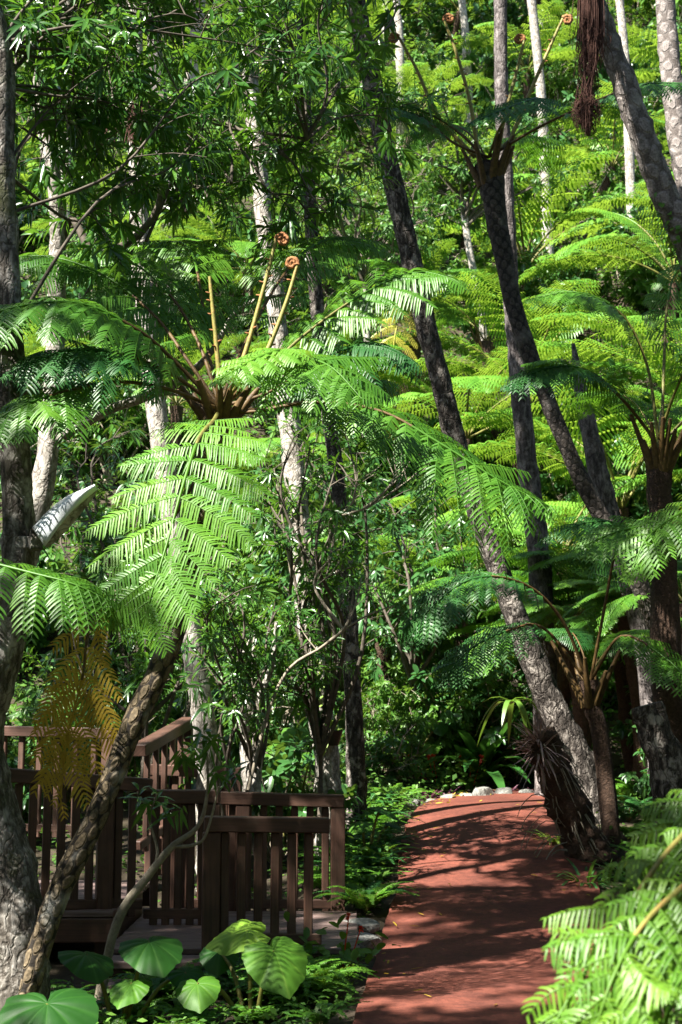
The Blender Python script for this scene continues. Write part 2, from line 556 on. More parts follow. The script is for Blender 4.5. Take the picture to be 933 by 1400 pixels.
def noise_mat(name, stops, scale=20.0, rough=0.85, bump=0.4, dist=0.01, detail=8.0, second=None, spec=0.3):
    m, nt, out = new_mat(name)
    L = nt.links.new
    tc = N_(nt, 'ShaderNodeTexCoord')
    nz = N_(nt, 'ShaderNodeTexNoise', i_Scale=scale, i_Detail=detail, i_Roughness=0.65); L(tc.outputs['Object'], nz.inputs['Vector'])
    r = ramp(nt, stops); L(nz.outputs['Fac'], r.inputs[0])
    col = r.outputs[0]
    if second:
        sc, lo, hi, amt = second
        n2 = N_(nt, 'ShaderNodeTexNoise', i_Scale=sc, i_Detail=5.0); L(tc.outputs['Object'], n2.inputs['Vector'])
        r2 = ramp(nt, [(0.35, (lo,) * 3), (0.65, (hi,) * 3)]); L(n2.outputs['Fac'], r2.inputs[0])
        mx = N_(nt, 'ShaderNodeMix', data_type='RGBA', blend_type='MULTIPLY'); mx.inputs['Factor'].default_value = amt
        L(col, mx.inputs['A']); L(r2.outputs[0], mx.inputs['B'])
        col = mx.outputs['Result']
    p = N_(nt, 'ShaderNodeBsdfPrincipled'); p.inputs['Roughness'].default_value = rough
    p.inputs['Specular IOR Level'].default_value = spec
    L(col, p.inputs['Base Color'])
    bp = N_(nt, 'ShaderNodeBump'); bp.inputs['Strength'].default_value = bump; bp.inputs['Distance'].default_value = dist
    L(nz.outputs['Fac'], bp.inputs['Height']); L(bp.outputs[0], p.inputs['Normal'])
    L(p.outputs[0], out.inputs[0])
    return m


M = {}
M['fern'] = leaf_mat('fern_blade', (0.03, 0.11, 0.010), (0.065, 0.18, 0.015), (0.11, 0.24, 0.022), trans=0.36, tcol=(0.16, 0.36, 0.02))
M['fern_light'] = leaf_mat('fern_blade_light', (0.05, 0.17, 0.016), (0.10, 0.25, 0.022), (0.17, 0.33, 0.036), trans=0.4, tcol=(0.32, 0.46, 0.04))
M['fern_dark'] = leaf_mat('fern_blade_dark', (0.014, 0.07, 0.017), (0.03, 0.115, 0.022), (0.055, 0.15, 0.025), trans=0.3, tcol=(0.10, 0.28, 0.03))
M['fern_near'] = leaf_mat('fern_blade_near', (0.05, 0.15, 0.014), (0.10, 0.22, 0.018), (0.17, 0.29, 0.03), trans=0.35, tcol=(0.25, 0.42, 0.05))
M['dead'] = leaf_mat('dead_frond', (0.2, 0.125, 0.012), (0.42, 0.29, 0.03), (0.52, 0.39, 0.06), trans=0.35, tcol=(0.40, 0.29, 0.03), rough=0.6)
M['stalk'] = noise_mat('frond_stalk', [(0.3, (0.07, 0.06, 0.015)), (0.7, (0.17, 0.17, 0.04))], 25, rough=0.5)
M['stalk_brown'] = noise_mat('frond_stalk_brown', [(0.3, (0.04, 0.022, 0.009)), (0.7, (0.13, 0.08, 0.024))], 25, rough=0.6)
M['crozier'] = noise_mat('fiddlehead_stem', [(0.3, (0.11, 0.12, 0.025)), (0.5, (0.22, 0.2, 0.05)), (0.7, (0.26, 0.15, 0.05))], 30, rough=0.55)
M['curl'] = noise_mat('fiddlehead_curl', [(0.3, (0.14, 0.05, 0.015)), (0.7, (0.42, 0.20, 0.08))], 60, rough=0.8, bump=1.0)
M['lance'] = leaf_mat('lance_leaf', (0.02, 0.075, 0.014), (0.055, 0.15, 0.022), (0.12, 0.23, 0.035), trans=0.34, tcol=(0.16, 0.34, 0.02), rough=0.27, spec=0.6, nscale=4)
M['canopy'] = leaf_mat('canopy_leaf', (0.03, 0.09, 0.015), (0.06, 0.15, 0.025), (0.11, 0.2, 0.03), trans=0.3, rough=0.4, nscale=3)
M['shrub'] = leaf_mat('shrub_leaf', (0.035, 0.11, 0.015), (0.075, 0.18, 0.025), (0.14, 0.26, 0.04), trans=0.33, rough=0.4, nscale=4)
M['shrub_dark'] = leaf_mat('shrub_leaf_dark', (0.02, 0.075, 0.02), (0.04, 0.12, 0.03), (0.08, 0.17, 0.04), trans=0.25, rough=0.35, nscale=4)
M['cover'] = leaf_mat('cover_leaf', (0.03, 0.095, 0.015), (0.07, 0.17, 0.025), (0.15, 0.25, 0.045), trans=0.33, rough=0.45, nscale=2)
M['nest'] = leaf_mat('nest_fern_leaf', (0.06, 0.16, 0.02), (0.10, 0.21, 0.03), (0.14, 0.25, 0.04), trans=0.3, rough=0.35)
M['yellow'] = leaf_mat('yellowed_frond', (0.30, 0.28, 0.03), (0.42, 0.38, 0.05), (0.48, 0.42, 0.08), trans=0.35, tcol=(0.5, 0.42, 0.05))
M['orchid'] = leaf_mat('orchid_leaf', (0.10, 0.2, 0.03), (0.2, 0.3, 0.05), trans=0.3, tcol=(0.35, 0.45, 0.05))
M['purple'] = leaf_mat('purple_leaf', (0.10, 0.03, 0.06), (0.18, 0.07, 0.12), (0.3, 0.22, 0.22), trans=0.25, tcol=(0.3, 0.08, 0.15))
M['red'] = leaf_mat('red_petal', (0.55, 0.03, 0.015), (0.7, 0.08, 0.03), trans=0.25, tcol=(0.7, 0.06, 0.03))
M['bark_grey'] = bark_mat('bark_grey', (0.03, 0.026, 0.022), (0.10, 0.088, 0.074), (0.36, 0.34, 0.31), lichen=0.8, moss=(0.06, 0.07, 0.025))
M['bark_pale'] = bark_mat('bark_pale', (0.12, 0.107, 0.092), (0.30, 0.275, 0.24), (0.50, 0.475, 0.43), lichen=0.8, stretch=2)
M['bark_dark'] = bark_mat('bark_dark', (0.014, 0.012, 0.010), (0.055, 0.046, 0.04), (0.30, 0.27, 0.24), lichen=0.75, stretch=3, bump=1.0, patch=(0.54, 0.62))
M['bark_purple'] = bark_mat('bark_mid', (0.03, 0.025, 0.025), (0.09, 0.077, 0.074), (0.27, 0.24, 0.23), lichen=0.6, stretch=4)
M['twig'] = noise_mat('twig_bark', [(0.3, (0.12, 0.10, 0.075)), (0.7, (0.32, 0.28, 0.21))], 20)
M['twig_dark'] = noise_mat('twig_dark', [(0.3, (0.04, 0.032, 0.024)), (0.7, (0.13, 0.11, 0.085))], 20)
M['scar'] = scar_mat('fern_trunk_scars', (0.018, 0.014, 0.010), (0.15, 0.115, 0.07), 5, 0.075)
M['scar_grey'] = scar_mat('fern_trunk_grey', (0.02, 0.017, 0.015), (0.07, 0.058, 0.05), 6, 0.07, (0.2,0.18,0.165))
M['scar_pale'] = scar_mat('fern_trunk_pale', (0.11, 0.092, 0.082), (0.24, 0.21, 0.195), 4, 0.13, (0.4,0.37,0.35))
M['fibre'] = noise_mat('root_fibre', [(0.3, (0.02, 0.012, 0.008)), (0.6, (0.07, 0.04, 0.025)), (0.8, (0.16, 0.10, 0.06))], 40, bump=1.0, dist=0.03)
M['red_root'] = noise_mat('hanging_root', [(0.3, (0.03, 0.012, 0.008)), (0.7, (0.10, 0.042, 0.028))], 40, bump=1.0)
M['dry'] = leaf_mat('dry_blade', (0.2, 0.13, 0.115), (0.38, 0.27, 0.245), (0.5, 0.4, 0.37), trans=0.2, tcol=(0.3, 0.18, 0.14), rough=0.6)
M['wood'] = wood_mat('stained_wood', (0.024, 0.0095, 0.005), (0.09, 0.042, 0.026))
M['plank'] = wood_mat('deck_wood', (0.06, 0.038, 0.033), (0.17, 0.115, 0.105))
M['soil'] = noise_mat('soil', [(0.3, (0.018, 0.013, 0.008)), (0.55, (0.045, 0.034, 0.02)), (0.75, (0.05, 0.06, 0.02))], 6, second=(0.6, 0.6, 1.2, 0.8), dist=0.05)
M['rock'] = noise_mat('rock', [(0.3, (0.08, 0.08, 0.074)), (0.55, (0.22, 0.22, 0.2)), (0.8, (0.38, 0.37, 0.34))], 9, bump=0.9, dist=0.03)
M['white'] = noise_mat('white_paint', [(0.3, (0.55, 0.6, 0.62)), (0.7, (0.74, 0.78, 0.8))], 5, rough=0.35, bump=0.05, spec=0.5)
M['pot'] = noise_mat('black_plastic', [(0.3, (0.015, 0.014, 0.016)), (0.7, (0.035, 0.033, 0.036))], 12, rough=0.5, bump=0.1)


def path_material():
    m, nt, out = new_mat('red_path')
    L = nt.links.new
    tc = N_(nt, 'ShaderNodeTexCoord')
    n1 = N_(nt, 'ShaderNodeTexNoise', i_Scale=130.0, i_Detail=3.0); L(tc.outputs['Object'], n1.inputs['Vector'])
    n2 = N_(nt, 'ShaderNodeTexNoise', i_Scale=1.9, i_Detail=9.0, i_Roughness=0.6); L(tc.outputs['Object'], n2.inputs['Vector'])
    n3 = N_(nt, 'ShaderNodeTexNoise', i_Scale=22.0, i_Detail=5.0); L(tc.outputs['Object'], n3.inputs['Vector'])
    r1 = ramp(nt, [(0.3, (0.095, 0.027, 0.017)), (0.7, (0.19, 0.060, 0.039))]); L(n1.outputs['Fac'], r1.inputs[0])
    r2 = ramp(nt, [(0.3, (0.55, 0.56, 0.6)), (0.7, (1.12, 1.1, 1.08))]); L(n2.outputs['Fac'], r2.inputs[0])
    r3 = ramp(nt, [(0.3, (0.68, 0.68, 0.7)), (0.7, (1.15, 1.13, 1.12))]); L(n3.outputs['Fac'], r3.inputs[0])
    a = N_(nt, 'ShaderNodeMix', data_type='RGBA', blend_type='MULTIPLY'); a.inputs['Factor'].default_value = 1
    L(r1.outputs[0], a.inputs['A']); L(r2.outputs[0], a.inputs['B'])
    b = N_(nt, 'ShaderNodeMix', data_type='RGBA', blend_type='MULTIPLY'); b.inputs['Factor'].default_value = 1
    L(a.outputs['Result'], b.inputs['A']); L(r3.outputs[0], b.inputs['B'])
    p = N_(nt, 'ShaderNodeBsdfPrincipled'); p.inputs['Roughness'].default_value = 0.8
    p.inputs['Specular IOR Level'].default_value = 0.25
    L(b.outputs['Result'], p.inputs['Base Color'])
    bp = N_(nt, 'ShaderNodeBump'); bp.inputs['Strength'].default_value = 0.5; bp.inputs['Distance'].default_value = 0.004
    L(n1.outputs['Fac'], bp.inputs['Height']); L(bp.outputs[0], p.inputs['Normal'])
    L(p.outputs[0], out.inputs[0])
    return m


M['path'] = path_material()

# ------------------------------------------------------------------ terrain and path
PATH_CTRL = [(-0.5, -8), (0.0, -2), (0.42, 3), (0.86, 7.4), (1.33, 12.3), (1.62, 15.2), (2.25, 17.6), (3.7, 19.2), (6.5, 20.2), (11, 21)]
PATH_C = spline([(x, y, 0) for x, y in PATH_CTRL], 260)[:, :2]
HALF = 0.86


def path_z(y):
    return 0.67 * smooth(9.5, 16.0, y)


PATH_Z = path_z(np.maximum.accumulate(PATH_C[:, 1]))


def natural(x, y):
    z = 0.62 * smooth(10.5, 16.5, y) - 0.14 * (1 - smooth(12, 17, y))
    w = 1.6
    e = (y - (21.2 + 0.8 * np.sin(x * 0.35))) / w
    hill = 0.84 * w * np.log1p(np.exp(np.clip(e, -30, 30)))
    hill = np.where(e > 29, 0.84 * w * e, hill)
    z = z + np.minimum(hill, 60 + 0.0 * hill)
    z = z + 0.28 * np.maximum(0, x - 3.0) * smooth(4, 9, y) * (1 - smooth(30, 45, y) * 0.7)
    z = z + 0.07 * np.sin(x * 1.7 + y * 0.6) * np.sin(y * 1.1 - x * 0.5) + 0.2 * np.sin(x * 0.5 + 1) * np.sin(y * 0.37) * smooth(20, 26, y)
    return z


def ground(x, y):
    x = np.atleast_1d(np.asarray(x, float)); y = np.atleast_1d(np.asarray(y, float))
    d = np.full(x.shape, 1e9); pz = np.zeros(x.shape)
    for k in range(0, len(PATH_C), 2):
        q = (x - PATH_C[k, 0]) ** 2 + (y - PATH_C[k, 1]) ** 2
        b = q < d
        d = np.where(b, q, d); pz = np.where(b, PATH_Z[k], pz)
    d = np.sqrt(d)
    t = smooth(HALF - 0.02, HALF + 1.1, d)
    return (pz - 0.05) * (1 - t) + natural(x, y) * t, d


def gz(x, y):
    return float(ground(x, y)[0][0])


def build_ground():
    xs = np.concatenate([np.linspace(-220, -32, 20), np.linspace(-30, -6, 50), np.linspace(-5.7, 7, 80), np.linspace(7.4, 34, 50), np.linspace(36, 220, 20)])
    ys = np.concatenate([np.linspace(-150, -10, 15), np.linspace(-8, 2, 25), np.linspace(2.3, 24, 110), np.linspace(24.6, 75, 80), np.linspace(78, 260, 18)])
    X, Y = np.meshgrid(xs, ys, indexing='ij')
    Z = ground(X.ravel(), Y.ravel())[0]
    nx, ny = len(xs), len(ys)
    i, j = np.meshgrid(np.arange(nx - 1), np.arange(ny - 1), indexing='ij')
    b = (i * ny + j).ravel()
    mb = MB()
    mb.add(np.stack([X.ravel(), Y.ravel(), Z], 1), quads=np.stack([b, b + ny, b + ny + 1, b + 1], 1))
    o = mb.build('ground', [M['soil']])
    o['kind'] = 'structure'
    # the red path: crowned ribbon with turned-down edges
    T = unit(np.gradient(PATH_C, axis=0))
    Nn = np.stack([-T[:, 1], T[:, 0]], 1)
    g = np.random.default_rng(3)
    off = np.array([-1.0, -0.99, -0.6, 0, 0.6, 0.99, 1.0])
    dz = np.array([-0.16, -0.004, 0.012, 0.02, 0.012, -0.004, -0.16])
    n = len(PATH_C)
    wob = np.convolve(g.normal(size=n + 8), np.ones(9) / 9, 'valid') * 0.045
    pts = []
    for o_, z_ in zip(off, dz):
        w = (HALF * o_ + wob * o_)
        pts.append(np.stack([PATH_C[:, 0] + Nn[:, 0] * w, PATH_C[:, 1] + Nn[:, 1] * w, PATH_Z + z_], 1))
    V = np.stack(pts, 1)
    k = len(off)
    i, j = np.meshgrid(np.arange(n - 1), np.arange(k - 1), indexing='ij')
    b = (i * k + j).ravel()
    mb = MB()
    mb.add(V.reshape(-1, 3), quads=np.stack([b, b + k, b + k + 1, b + 1], 1)[:, ::-1])
    o = mb.build('path', [M['path']])
    o['kind'] = 'structure'


build_ground()
exec_sections = []

# ------------------------------------------------------------------ plants with leaves: builders
def sprigs(mb, pos, dirs, nleaf, llen, lwid, shape='lance', seed=0, droop=0.35, spread=0.9, mat=0, fold=0.35, down=0.25):
    g = np.random.default_rng(seed)
    pos = np.asarray(pos); dirs = unit(np.asarray(dirs))
    n = len(pos)
    p = np.repeat(pos, nleaf, 0); d = np.repeat(dirs, nleaf, 0)
    k = np.tile(np.arange(nleaf), n)
    ref = np.where(np.abs(d[:, 2:3]) > 0.9, np.array([[1.0, 0, 0]]), np.array([[0, 0, 1.0]]))
    a = unit(np.cross(d, ref)); b = np.cross(d, a)
    ph = k * 2.4 + np.repeat(g.uniform(0, 6.28, n), nleaf) + g.normal(size=n * nleaf) * 0.25
    rad = a * np.cos(ph)[:, None] + b * np.sin(ph)[:, None]
    fwd = (0.15 + 0.75 * (k / max(1, nleaf - 1)))[:, None]
    ld = unit(rad * spread + d * fwd - UP * down + g.normal(size=p.shape) * 0.15)
    p = p - d * ((1 - k / max(1, nleaf - 1)) * llen * 0.7)[:, None]
    up = unit(d * 0.7 - rad * 0.35 + UP * 0.6)
    s = g.uniform(0.65, 1.15, len(p))
    var = np.clip(np.repeat(g.uniform(0.0, 0.8, n), nleaf) + g.normal(size=len(p)) * 0.12 + (k == nleaf - 1) * 0.2, 0, 1)
    leaves(mb, p, ld, up, llen * s, lwid * (0.6 + 0.4 * s), shape, droop * g.uniform(0.3, 1.4, len(p)), fold, mat, var)


def limbs(lb, wb, start, ends, twigs, tlen, nleaf, llen, lwid, seed, r0=0.03, shape='lance', sag=0.15, tmin=0.35, lfold=0.3, droop=0.35, sub=2):
    """limbs from start point(s) to the given ends, twigs along them, a whorl of leaves on each twig"""
    g = np.random.default_rng(seed)
    sp, sd = [], []
    for q, e in enumerate(ends):
        s0 = np.asarray(start[q] if np.ndim(start) == 2 else start, float)
        e = np.asarray(e, float)
        L = np.linalg.norm(e - s0)
        m1 = s0 + (e - s0) * 0.35 + g.normal(size=3) * 0.07 * L + UP * sag * L * 0.5
        m2 = s0 + (e - s0) * 0.7 + g.normal(size=3) * 0.07 * L + UP * sag * L * 0.4
        c = spline([s0, m1, m2, e], 24)
        tube(wb, [s0, m1, m2, e], [r0, r0 * 0.6, r0 * 0.25], 6, res=16, rough=0.04, seed=q)
        ax = unit(e - s0)
        for k in range(twigs):
            t = tmin + (1 - tmin) * (k + g.uniform()) / twigs
            b = c[int(t * 23)]
            d = unit(g.normal(size=3) * np.array([1, 1, 0.55]) + ax * 0.5 + UP * 0.15)
            l = tlen * g.uniform(0.5, 1.3)
            tip = b + d * l
            tube(wb, [b, b + d * l * 0.5 + UP * 0.06 * l, tip], [r0 * 0.22 + 0.002, 0.003], 4, res=5, caps=False)
            sp.append(tip); sd.append(d)
            for z in range(sub - 1):
                w = g.uniform(0.35, 0.8)
                d2 = unit(d + g.normal(size=3) * 0.7)
                b2 = b + d * l * w
                t2 = b2 + d2 * l * 0.45
                tube(wb, [b2, t2], [0.004, 0.002], 3, res=2, caps=False, smooth_path=False)
                sp.append(t2); sd.append(d2)
    if nleaf:
        sprigs(lb, sp, sd, nleaf, llen, lwid, shape, seed + 1, fold=lfold, droop=droop)
    return np.array(sp)


def to_local(mbl, o):
    """shift a builder's vertices so the thing's base is its origin"""
    o = np.asarray(o, np.float32)
    for k in range(len(mbl.v)):
        mbl.v[k] = mbl.v[k] - o


def part(mb, name, mats, root, flat=False):
    to_local(mb, np.array(root.location))
    return mb.build(name, mats, root, flat)


def fiddlehead(root, pts, r, seed=0, coil=0.055, turns=1.7, side=1):
    """rising young stalk that ends in a tight coil"""
    g = np.random.default_rng(seed)
    mb = MB()
    c = spline(pts, 26)
    tube(mb, c, [r, r * 0.8, r * 0.62], 8, res=26, rough=0.03, smooth_path=False, mat=0)
    for k in range(7):
        b = c[8 + k * 2 + g.integers(0, 2)]
        d = unit(np.array([g.choice([-1, 1]) * 1.0, g.normal() * 0.5, 0.3]))
        q = b + d * r * 1.1
        tube(mb, [q - d * r * 0.6, q, q + d * r * 0.6, q + d * r * 1.2], [r * 0.3, r * 0.4, r * 0.34, r * 0.1], 6, res=6, mat=1)
    to_local(mb, np.array(root.location))
    o = mb.build('fiddlehead', [M['crozier'], M['curl']], root)
    if coil:
        mb = MB()
        T = unit(c[-1] - c[-3])
        S = unit(np.cross(T, np.array([0, -1.0, 0.1]))) * side
        th = np.linspace(0, turns * 2 * np.pi, 60)
        rr = coil * (1 - th / th[-1] * 0.8)
        cen = c[-1] + S * coil
        sp = cen + (-S) * (np.cos(th) * rr)[:, None] + T * (np.sin(th) * rr)[:, None]
        rad = np.linspace(r * 0.9, r * 0.6, 60)
        tube(mb, sp, rad, 8, res=60, rough=0.12, smooth_path=False, seed=seed)
        to_local(mb, np.array(root.location))
        mb.build('coil', [M['curl']], o)
    return o


# ------------------------------------------------------------------ frond templates (start at origin, run along +X, face up)
FT = {}


def arc_frond(L, a0, a1, side=0.0, n=7):
    pts = [np.zeros(3)]
    for k in range(n):
        a = math.radians(a0 + (a1 - a0) * ((k + 0.5) / n) ** 1.1)
        pts.append(pts[-1] + L / n * np.array([math.cos(a), side * (k / n) ** 2, math.sin(a)]))
    return pts


def template(key, L, a0, a1, side, pin, pairs, spacing, pl, plw, mats, seed, shape='pinlow', ribs=False, **kw):
    mb = MB()
    frond(mb, arc_frond(L, a0, a1, side), (0.0, 0, 1.0) if a0 < 75 else (-0.5, 0, 1.0), pin, pairs, spacing, pl, plw, shape=shape, seed=seed, ribs=ribs, **kw)
    FT[key] = mb.mesh('frond_' + key, mats)


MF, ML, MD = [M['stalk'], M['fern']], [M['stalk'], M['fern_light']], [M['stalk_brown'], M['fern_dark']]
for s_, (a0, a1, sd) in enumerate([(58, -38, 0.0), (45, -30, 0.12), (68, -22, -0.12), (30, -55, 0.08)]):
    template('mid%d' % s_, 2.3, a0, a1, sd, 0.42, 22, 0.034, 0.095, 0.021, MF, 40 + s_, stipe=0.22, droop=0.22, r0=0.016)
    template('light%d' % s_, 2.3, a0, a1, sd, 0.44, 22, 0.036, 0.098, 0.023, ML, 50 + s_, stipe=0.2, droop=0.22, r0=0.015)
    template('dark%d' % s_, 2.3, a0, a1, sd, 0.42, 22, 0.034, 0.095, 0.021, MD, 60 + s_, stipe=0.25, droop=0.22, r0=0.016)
for s_, (a0, a1, sd) in enumerate([(60, -30, 0.0), (48, -40, 0.1)]):
    template('far%d' % s_, 2.4, a0, a1, sd, 0.50, 16, 0.055, 0.12, 0.045, ML, 70 + s_, stipe=0.18, droop=0.25, r0=0.018)
    template('small%d' % s_, 0.7, a0, a1, sd, 0.14, 18, 0.018, 0.03, 0.014, MF, 80 + s_, stipe=0.15, droop=0.15, r0=0.004, prof='tri')


def add_fronds(root, crown_local, kinds, azs, scale=1.0, tilt=(0, 10), seed=0, name='frond'):
    g = random.Random(seed)
    for az in azs:
        o = link(name, FT[g.choice(kinds)], root)
        o.location = Vector([float(c) for c in crown_local])
        t = math.radians(g.uniform(*tilt))
        o.rotation_euler = (math.radians(g.uniform(-8, 8)), -t, math.radians(az + g.uniform(-6, 6)))
        s = scale * g.uniform(0.85, 1.12)
        o.scale = (s, s, s)


def fern_tree(label, pts, rad, kinds, azs, scale=1.0, mat='fibre', group=None, seed=0, tilt=(0, 12), nst=7, stub='stalk_brown', rough=0.06):
    """tree fern: trunk through world points (base first), a ring of fronds at the top"""
    root = thing('tree_fern', label, 'tree fern', pts[0], group)
    mb = MB()
    tube(mb, pts, rad, 12, res=max(14, int(np.linalg.norm(np.asarray(pts[-1]) - np.asarray(pts[0])) * 6)), rough=rough, seed=seed)
    part(mb, 'trunk', [M[mat]], root)
    top = np.asarray(pts[-1]) - np.asarray(pts[0])
    g = np.random.default_rng(seed)
    if nst:
        mb = MB()
        for k in range(nst):
            a = g.uniform(0, 6.28)
            d = np.array([math.cos(a) * 0.5, math.sin(a) * 0.5, 1.0])
            b = top + np.array([math.cos(a), math.sin(a), 0]) * rad[-1] * 0.5 - UP * 0.25
            tube(mb, [b, b + d * 0.22, b + d * 0.5 * g.uniform(0.6, 1.3)], [0.05, 0.03, 0.018], 6, res=6)
        mb.build('stalk_base', [M[stub]], root)
    add_fronds(root, top, kinds, azs, scale, tilt, seed)
    return root


# ------------------------------------------------------------------ the big tree fern in front
def hero_fern():
    base = P(22, 1400, 8.0)
    cr = P(300, 560, 8.5)
    root = thing('tree_fern', 'big tree fern whose scarred trunk leans past the railing under one bright hanging frond', 'tree fern', base)
    mb = MB()
    tube(mb, [P(0, 1440, 8.0), base, P(75, 1235, 8.05), P(130, 1120, 8.1), P(185, 985, 8.2), P(235, 870, 8.3), P(275, 700, 8.42), P(298, 575, 8.5)],
         [0.075, 0.07, 0.066, 0.063, 0.064, 0.07, 0.078, 0.09], 16, res=70, rough=0.035, seed=4)
    part(mb, 'trunk', [M['scar']], root)
    mb = MB()
    g = np.random.default_rng(5)
    for k in range(11):
        a = k * 2.4
        d = unit(np.array([math.cos(a) * 0.75, math.sin(a) * 0.75, 1.0]))
        b = cr + np.array([math.cos(a), math.sin(a), 0]) * 0.05 - UP * 0.12
        tube(mb, [b, b + d * 0.16, b + d * 0.32], [0.035, 0.026, 0.018], 7, res=6)
    part(mb, 'stalk_base', [M['stalk_brown']], root)

    def fr(ctrl, hint, pin, pairs, seed, mats=('stalk_brown', 'fern'), **kw):
        mb = MB()
        a = dict(stipe=0.2, droop=0.2, r0=0.014, shape='pinfine', fold=0.25, jitter=1.5, pl_droop=0.42)
        a.update(kw)
        frond(mb, [P(*c) if len(c) == 3 else c for c in ctrl], hint, pin, pairs, a.pop('spacing', 0.0185), a.pop('pl', 0.112), a.pop('plw', 0.0145), seed=seed, **a)
        to_local(mb, np.array(root.location))
        return mb.build('frond', [M[m] for m in mats], root)
    # the big frond hanging towards the viewer
    o = fr([(300, 560, 8.5), (292, 575, 8.2), (272, 600, 7.95), (250, 665, 7.75), (228, 745, 7.6), (208, 810, 7.52), (192, 868, 7.5)], (-0.15, -1, 0.45), 0.49, 15, 1,
           mats=('stalk', 'fern_light'), stipe=0.13, jitter=1.3, ang=(-4, 62), droop=0.14, pl_droop=0.26, spacing=0.0168, pl=0.112, plw=0.0118, roof=0.2, var0=0.6)
    o['label'] = 'bright sunlit frond hanging down'
    # long arm arching to the right
    fr([(302, 560, 8.5), (345, 563, 8.42), (430, 550, 8.35), (520, 562, 8.3), (600, 605, 8.2), (680, 655, 8.1), (752, 692, 8.05)], (0.1, -0.55, 1), 0.46, 19, 2,
       stipe=0.36, ang=(12, 50), droop=0.6, pl_droop=0.4, var0=0.35, jitter=1.7)
    # upper right, rising then arching
    fr([(305, 555, 8.52), (360, 510, 8.6), (420, 455, 8.75), (500, 400, 8.9), (570, 372, 9.0), (635, 385, 9.05)], (0, -0.6, 1), 0.42, 17, 3, stipe=0.3, droop=0.35, var0=0.6, mats=('stalk', 'fern'))
    # towards viewer on the right
    fr([(305, 555, 8.5), (350, 515, 8.25), (400, 490, 7.95), (450, 500, 7.7), (495, 545, 7.5)], (0.1, -0.7, 1), 0.40, 14, 4, stipe=0.25, droop=0.35, ang=(5, 50))
    fr([(303, 555, 8.45), (345, 505, 8.1), (388, 478, 7.8), (350, 490, 7.4), (290, 525, 7.1)], (0, -0.2, 1), 0.24, 13, 5, stipe=0.35, droop=0.3, mats=('stalk', 'fern_light'), pl=0.08, var0=0.65)
    # left side arms
    fr([(297, 555, 8.5), (245, 500, 8.4), (190, 452, 8.25), (110, 415, 8.1), (20, 420, 7.95), (-60, 450, 7.9)], (0, -0.6, 1), 0.45, 19, 6, stipe=0.22, droop=0.4, ang=(8, 45), var0=0.45)
    fr([(297, 558, 8.5), (230, 532, 8.25), (160, 522, 8.05), (90, 535, 7.9), (20, 560, 7.75), (-60, 610, 7.7)], (0, -0.7, 1), 0.30, 16, 7, stipe=0.42, droop=0.45, ang=(8, 45), var0=0.4)
    fr([(297, 552, 8.52), (255, 490, 8.6), (210, 430, 8.75), (140, 375, 8.9), (60, 350, 9.0), (-20, 360, 9.1)], (0, -0.5, 1), 0.40, 17, 8, stipe=0.25, droop=0.4, var0=0.35)
    # back arms
    fr([(300, 550, 8.6), (285, 480, 8.9), (275, 400, 9.4), (262, 345, 9.9), (240, 330, 10.4), (215, 345, 10.8)], (0, -0.5, 1), 0.46, 17, 9, stipe=0.25, droop=0.3, var0=0.5)
    fr([(302, 550, 8.6), (335, 470, 8.9), (385, 380, 9.5), (430, 335, 10.0), (480, 325, 10.4), (520, 345, 10.8)], (0, -0.5, 1), 0.46, 17, 10, stipe=0.25, droop=0.3, var0=0.45)
    fr([(303, 558, 8.6), (350, 560, 8.9), (420, 545, 9.4), (480, 520, 9.9), (530, 520, 10.3)], (0, -0.5, 1), 0.40, 15, 11, stipe=0.3, droop=0.4, var0=0.3)
    fr([(298, 556, 8.55), (255, 545, 8.9), (200, 480, 9.3), (130, 470, 9.7), (70, 500, 10.0)], (0, -0.5, 1), 0.40, 15, 12, stipe=0.3, droop=0.4, var0=0.3)
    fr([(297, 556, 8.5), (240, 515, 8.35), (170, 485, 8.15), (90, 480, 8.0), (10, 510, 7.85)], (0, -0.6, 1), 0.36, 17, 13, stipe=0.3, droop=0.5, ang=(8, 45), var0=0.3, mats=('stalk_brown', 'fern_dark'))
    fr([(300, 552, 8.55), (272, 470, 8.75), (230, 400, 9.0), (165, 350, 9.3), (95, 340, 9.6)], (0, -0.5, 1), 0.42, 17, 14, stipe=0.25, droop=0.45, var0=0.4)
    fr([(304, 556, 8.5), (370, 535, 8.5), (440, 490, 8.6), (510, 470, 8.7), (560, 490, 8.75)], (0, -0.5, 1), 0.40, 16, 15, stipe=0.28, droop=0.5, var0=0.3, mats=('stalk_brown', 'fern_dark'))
    # withered frond hanging down behind
    mb = MB()
    frond(mb, [P(*c) for c in [(296, 570, 8.5), (265, 660, 8.55), (190, 780, 8.45), (128, 845, 8.35), (112, 930, 8.3), (92, 1010, 8.3), (82, 1110, 8.3)]], (0.3, -1, 0.2), 0.38, 10, 0.020, 0.085, 0.0155,
          stipe=0.42, ang=(34, 62), droop=0.3, pl_droop=0.5, r0=0.012, shape='pin', seed=21, roof=0.15, jitter=1.5, gap=0.03)
    to_local(mb, np.array(root.location))
    o = mb.build('frond', [M['stalk_brown'], M['dead']], root)
    o['label'] = 'withered yellow brown frond'
    # young shoots
    fiddlehead(root, [P(352, 505, 8.35), P(370, 470, 8.35), P(393, 410, 8.35), P(407, 362, 8.35)], 0.018, 1, 0.036, side=-1)
    fiddlehead(root, [P(330, 500, 8.5), P(342, 462, 8.5), P(362, 390, 8.5), P(378, 326, 8.5)], 0.018, 2, 0.040, side=1)
    fiddlehead(root, [P(302, 540, 8.45), P(297, 480, 8.45), P(291, 420, 8.45), P(287, 378, 8.45)], 0.017, 3, 0.0)


hero_fern()


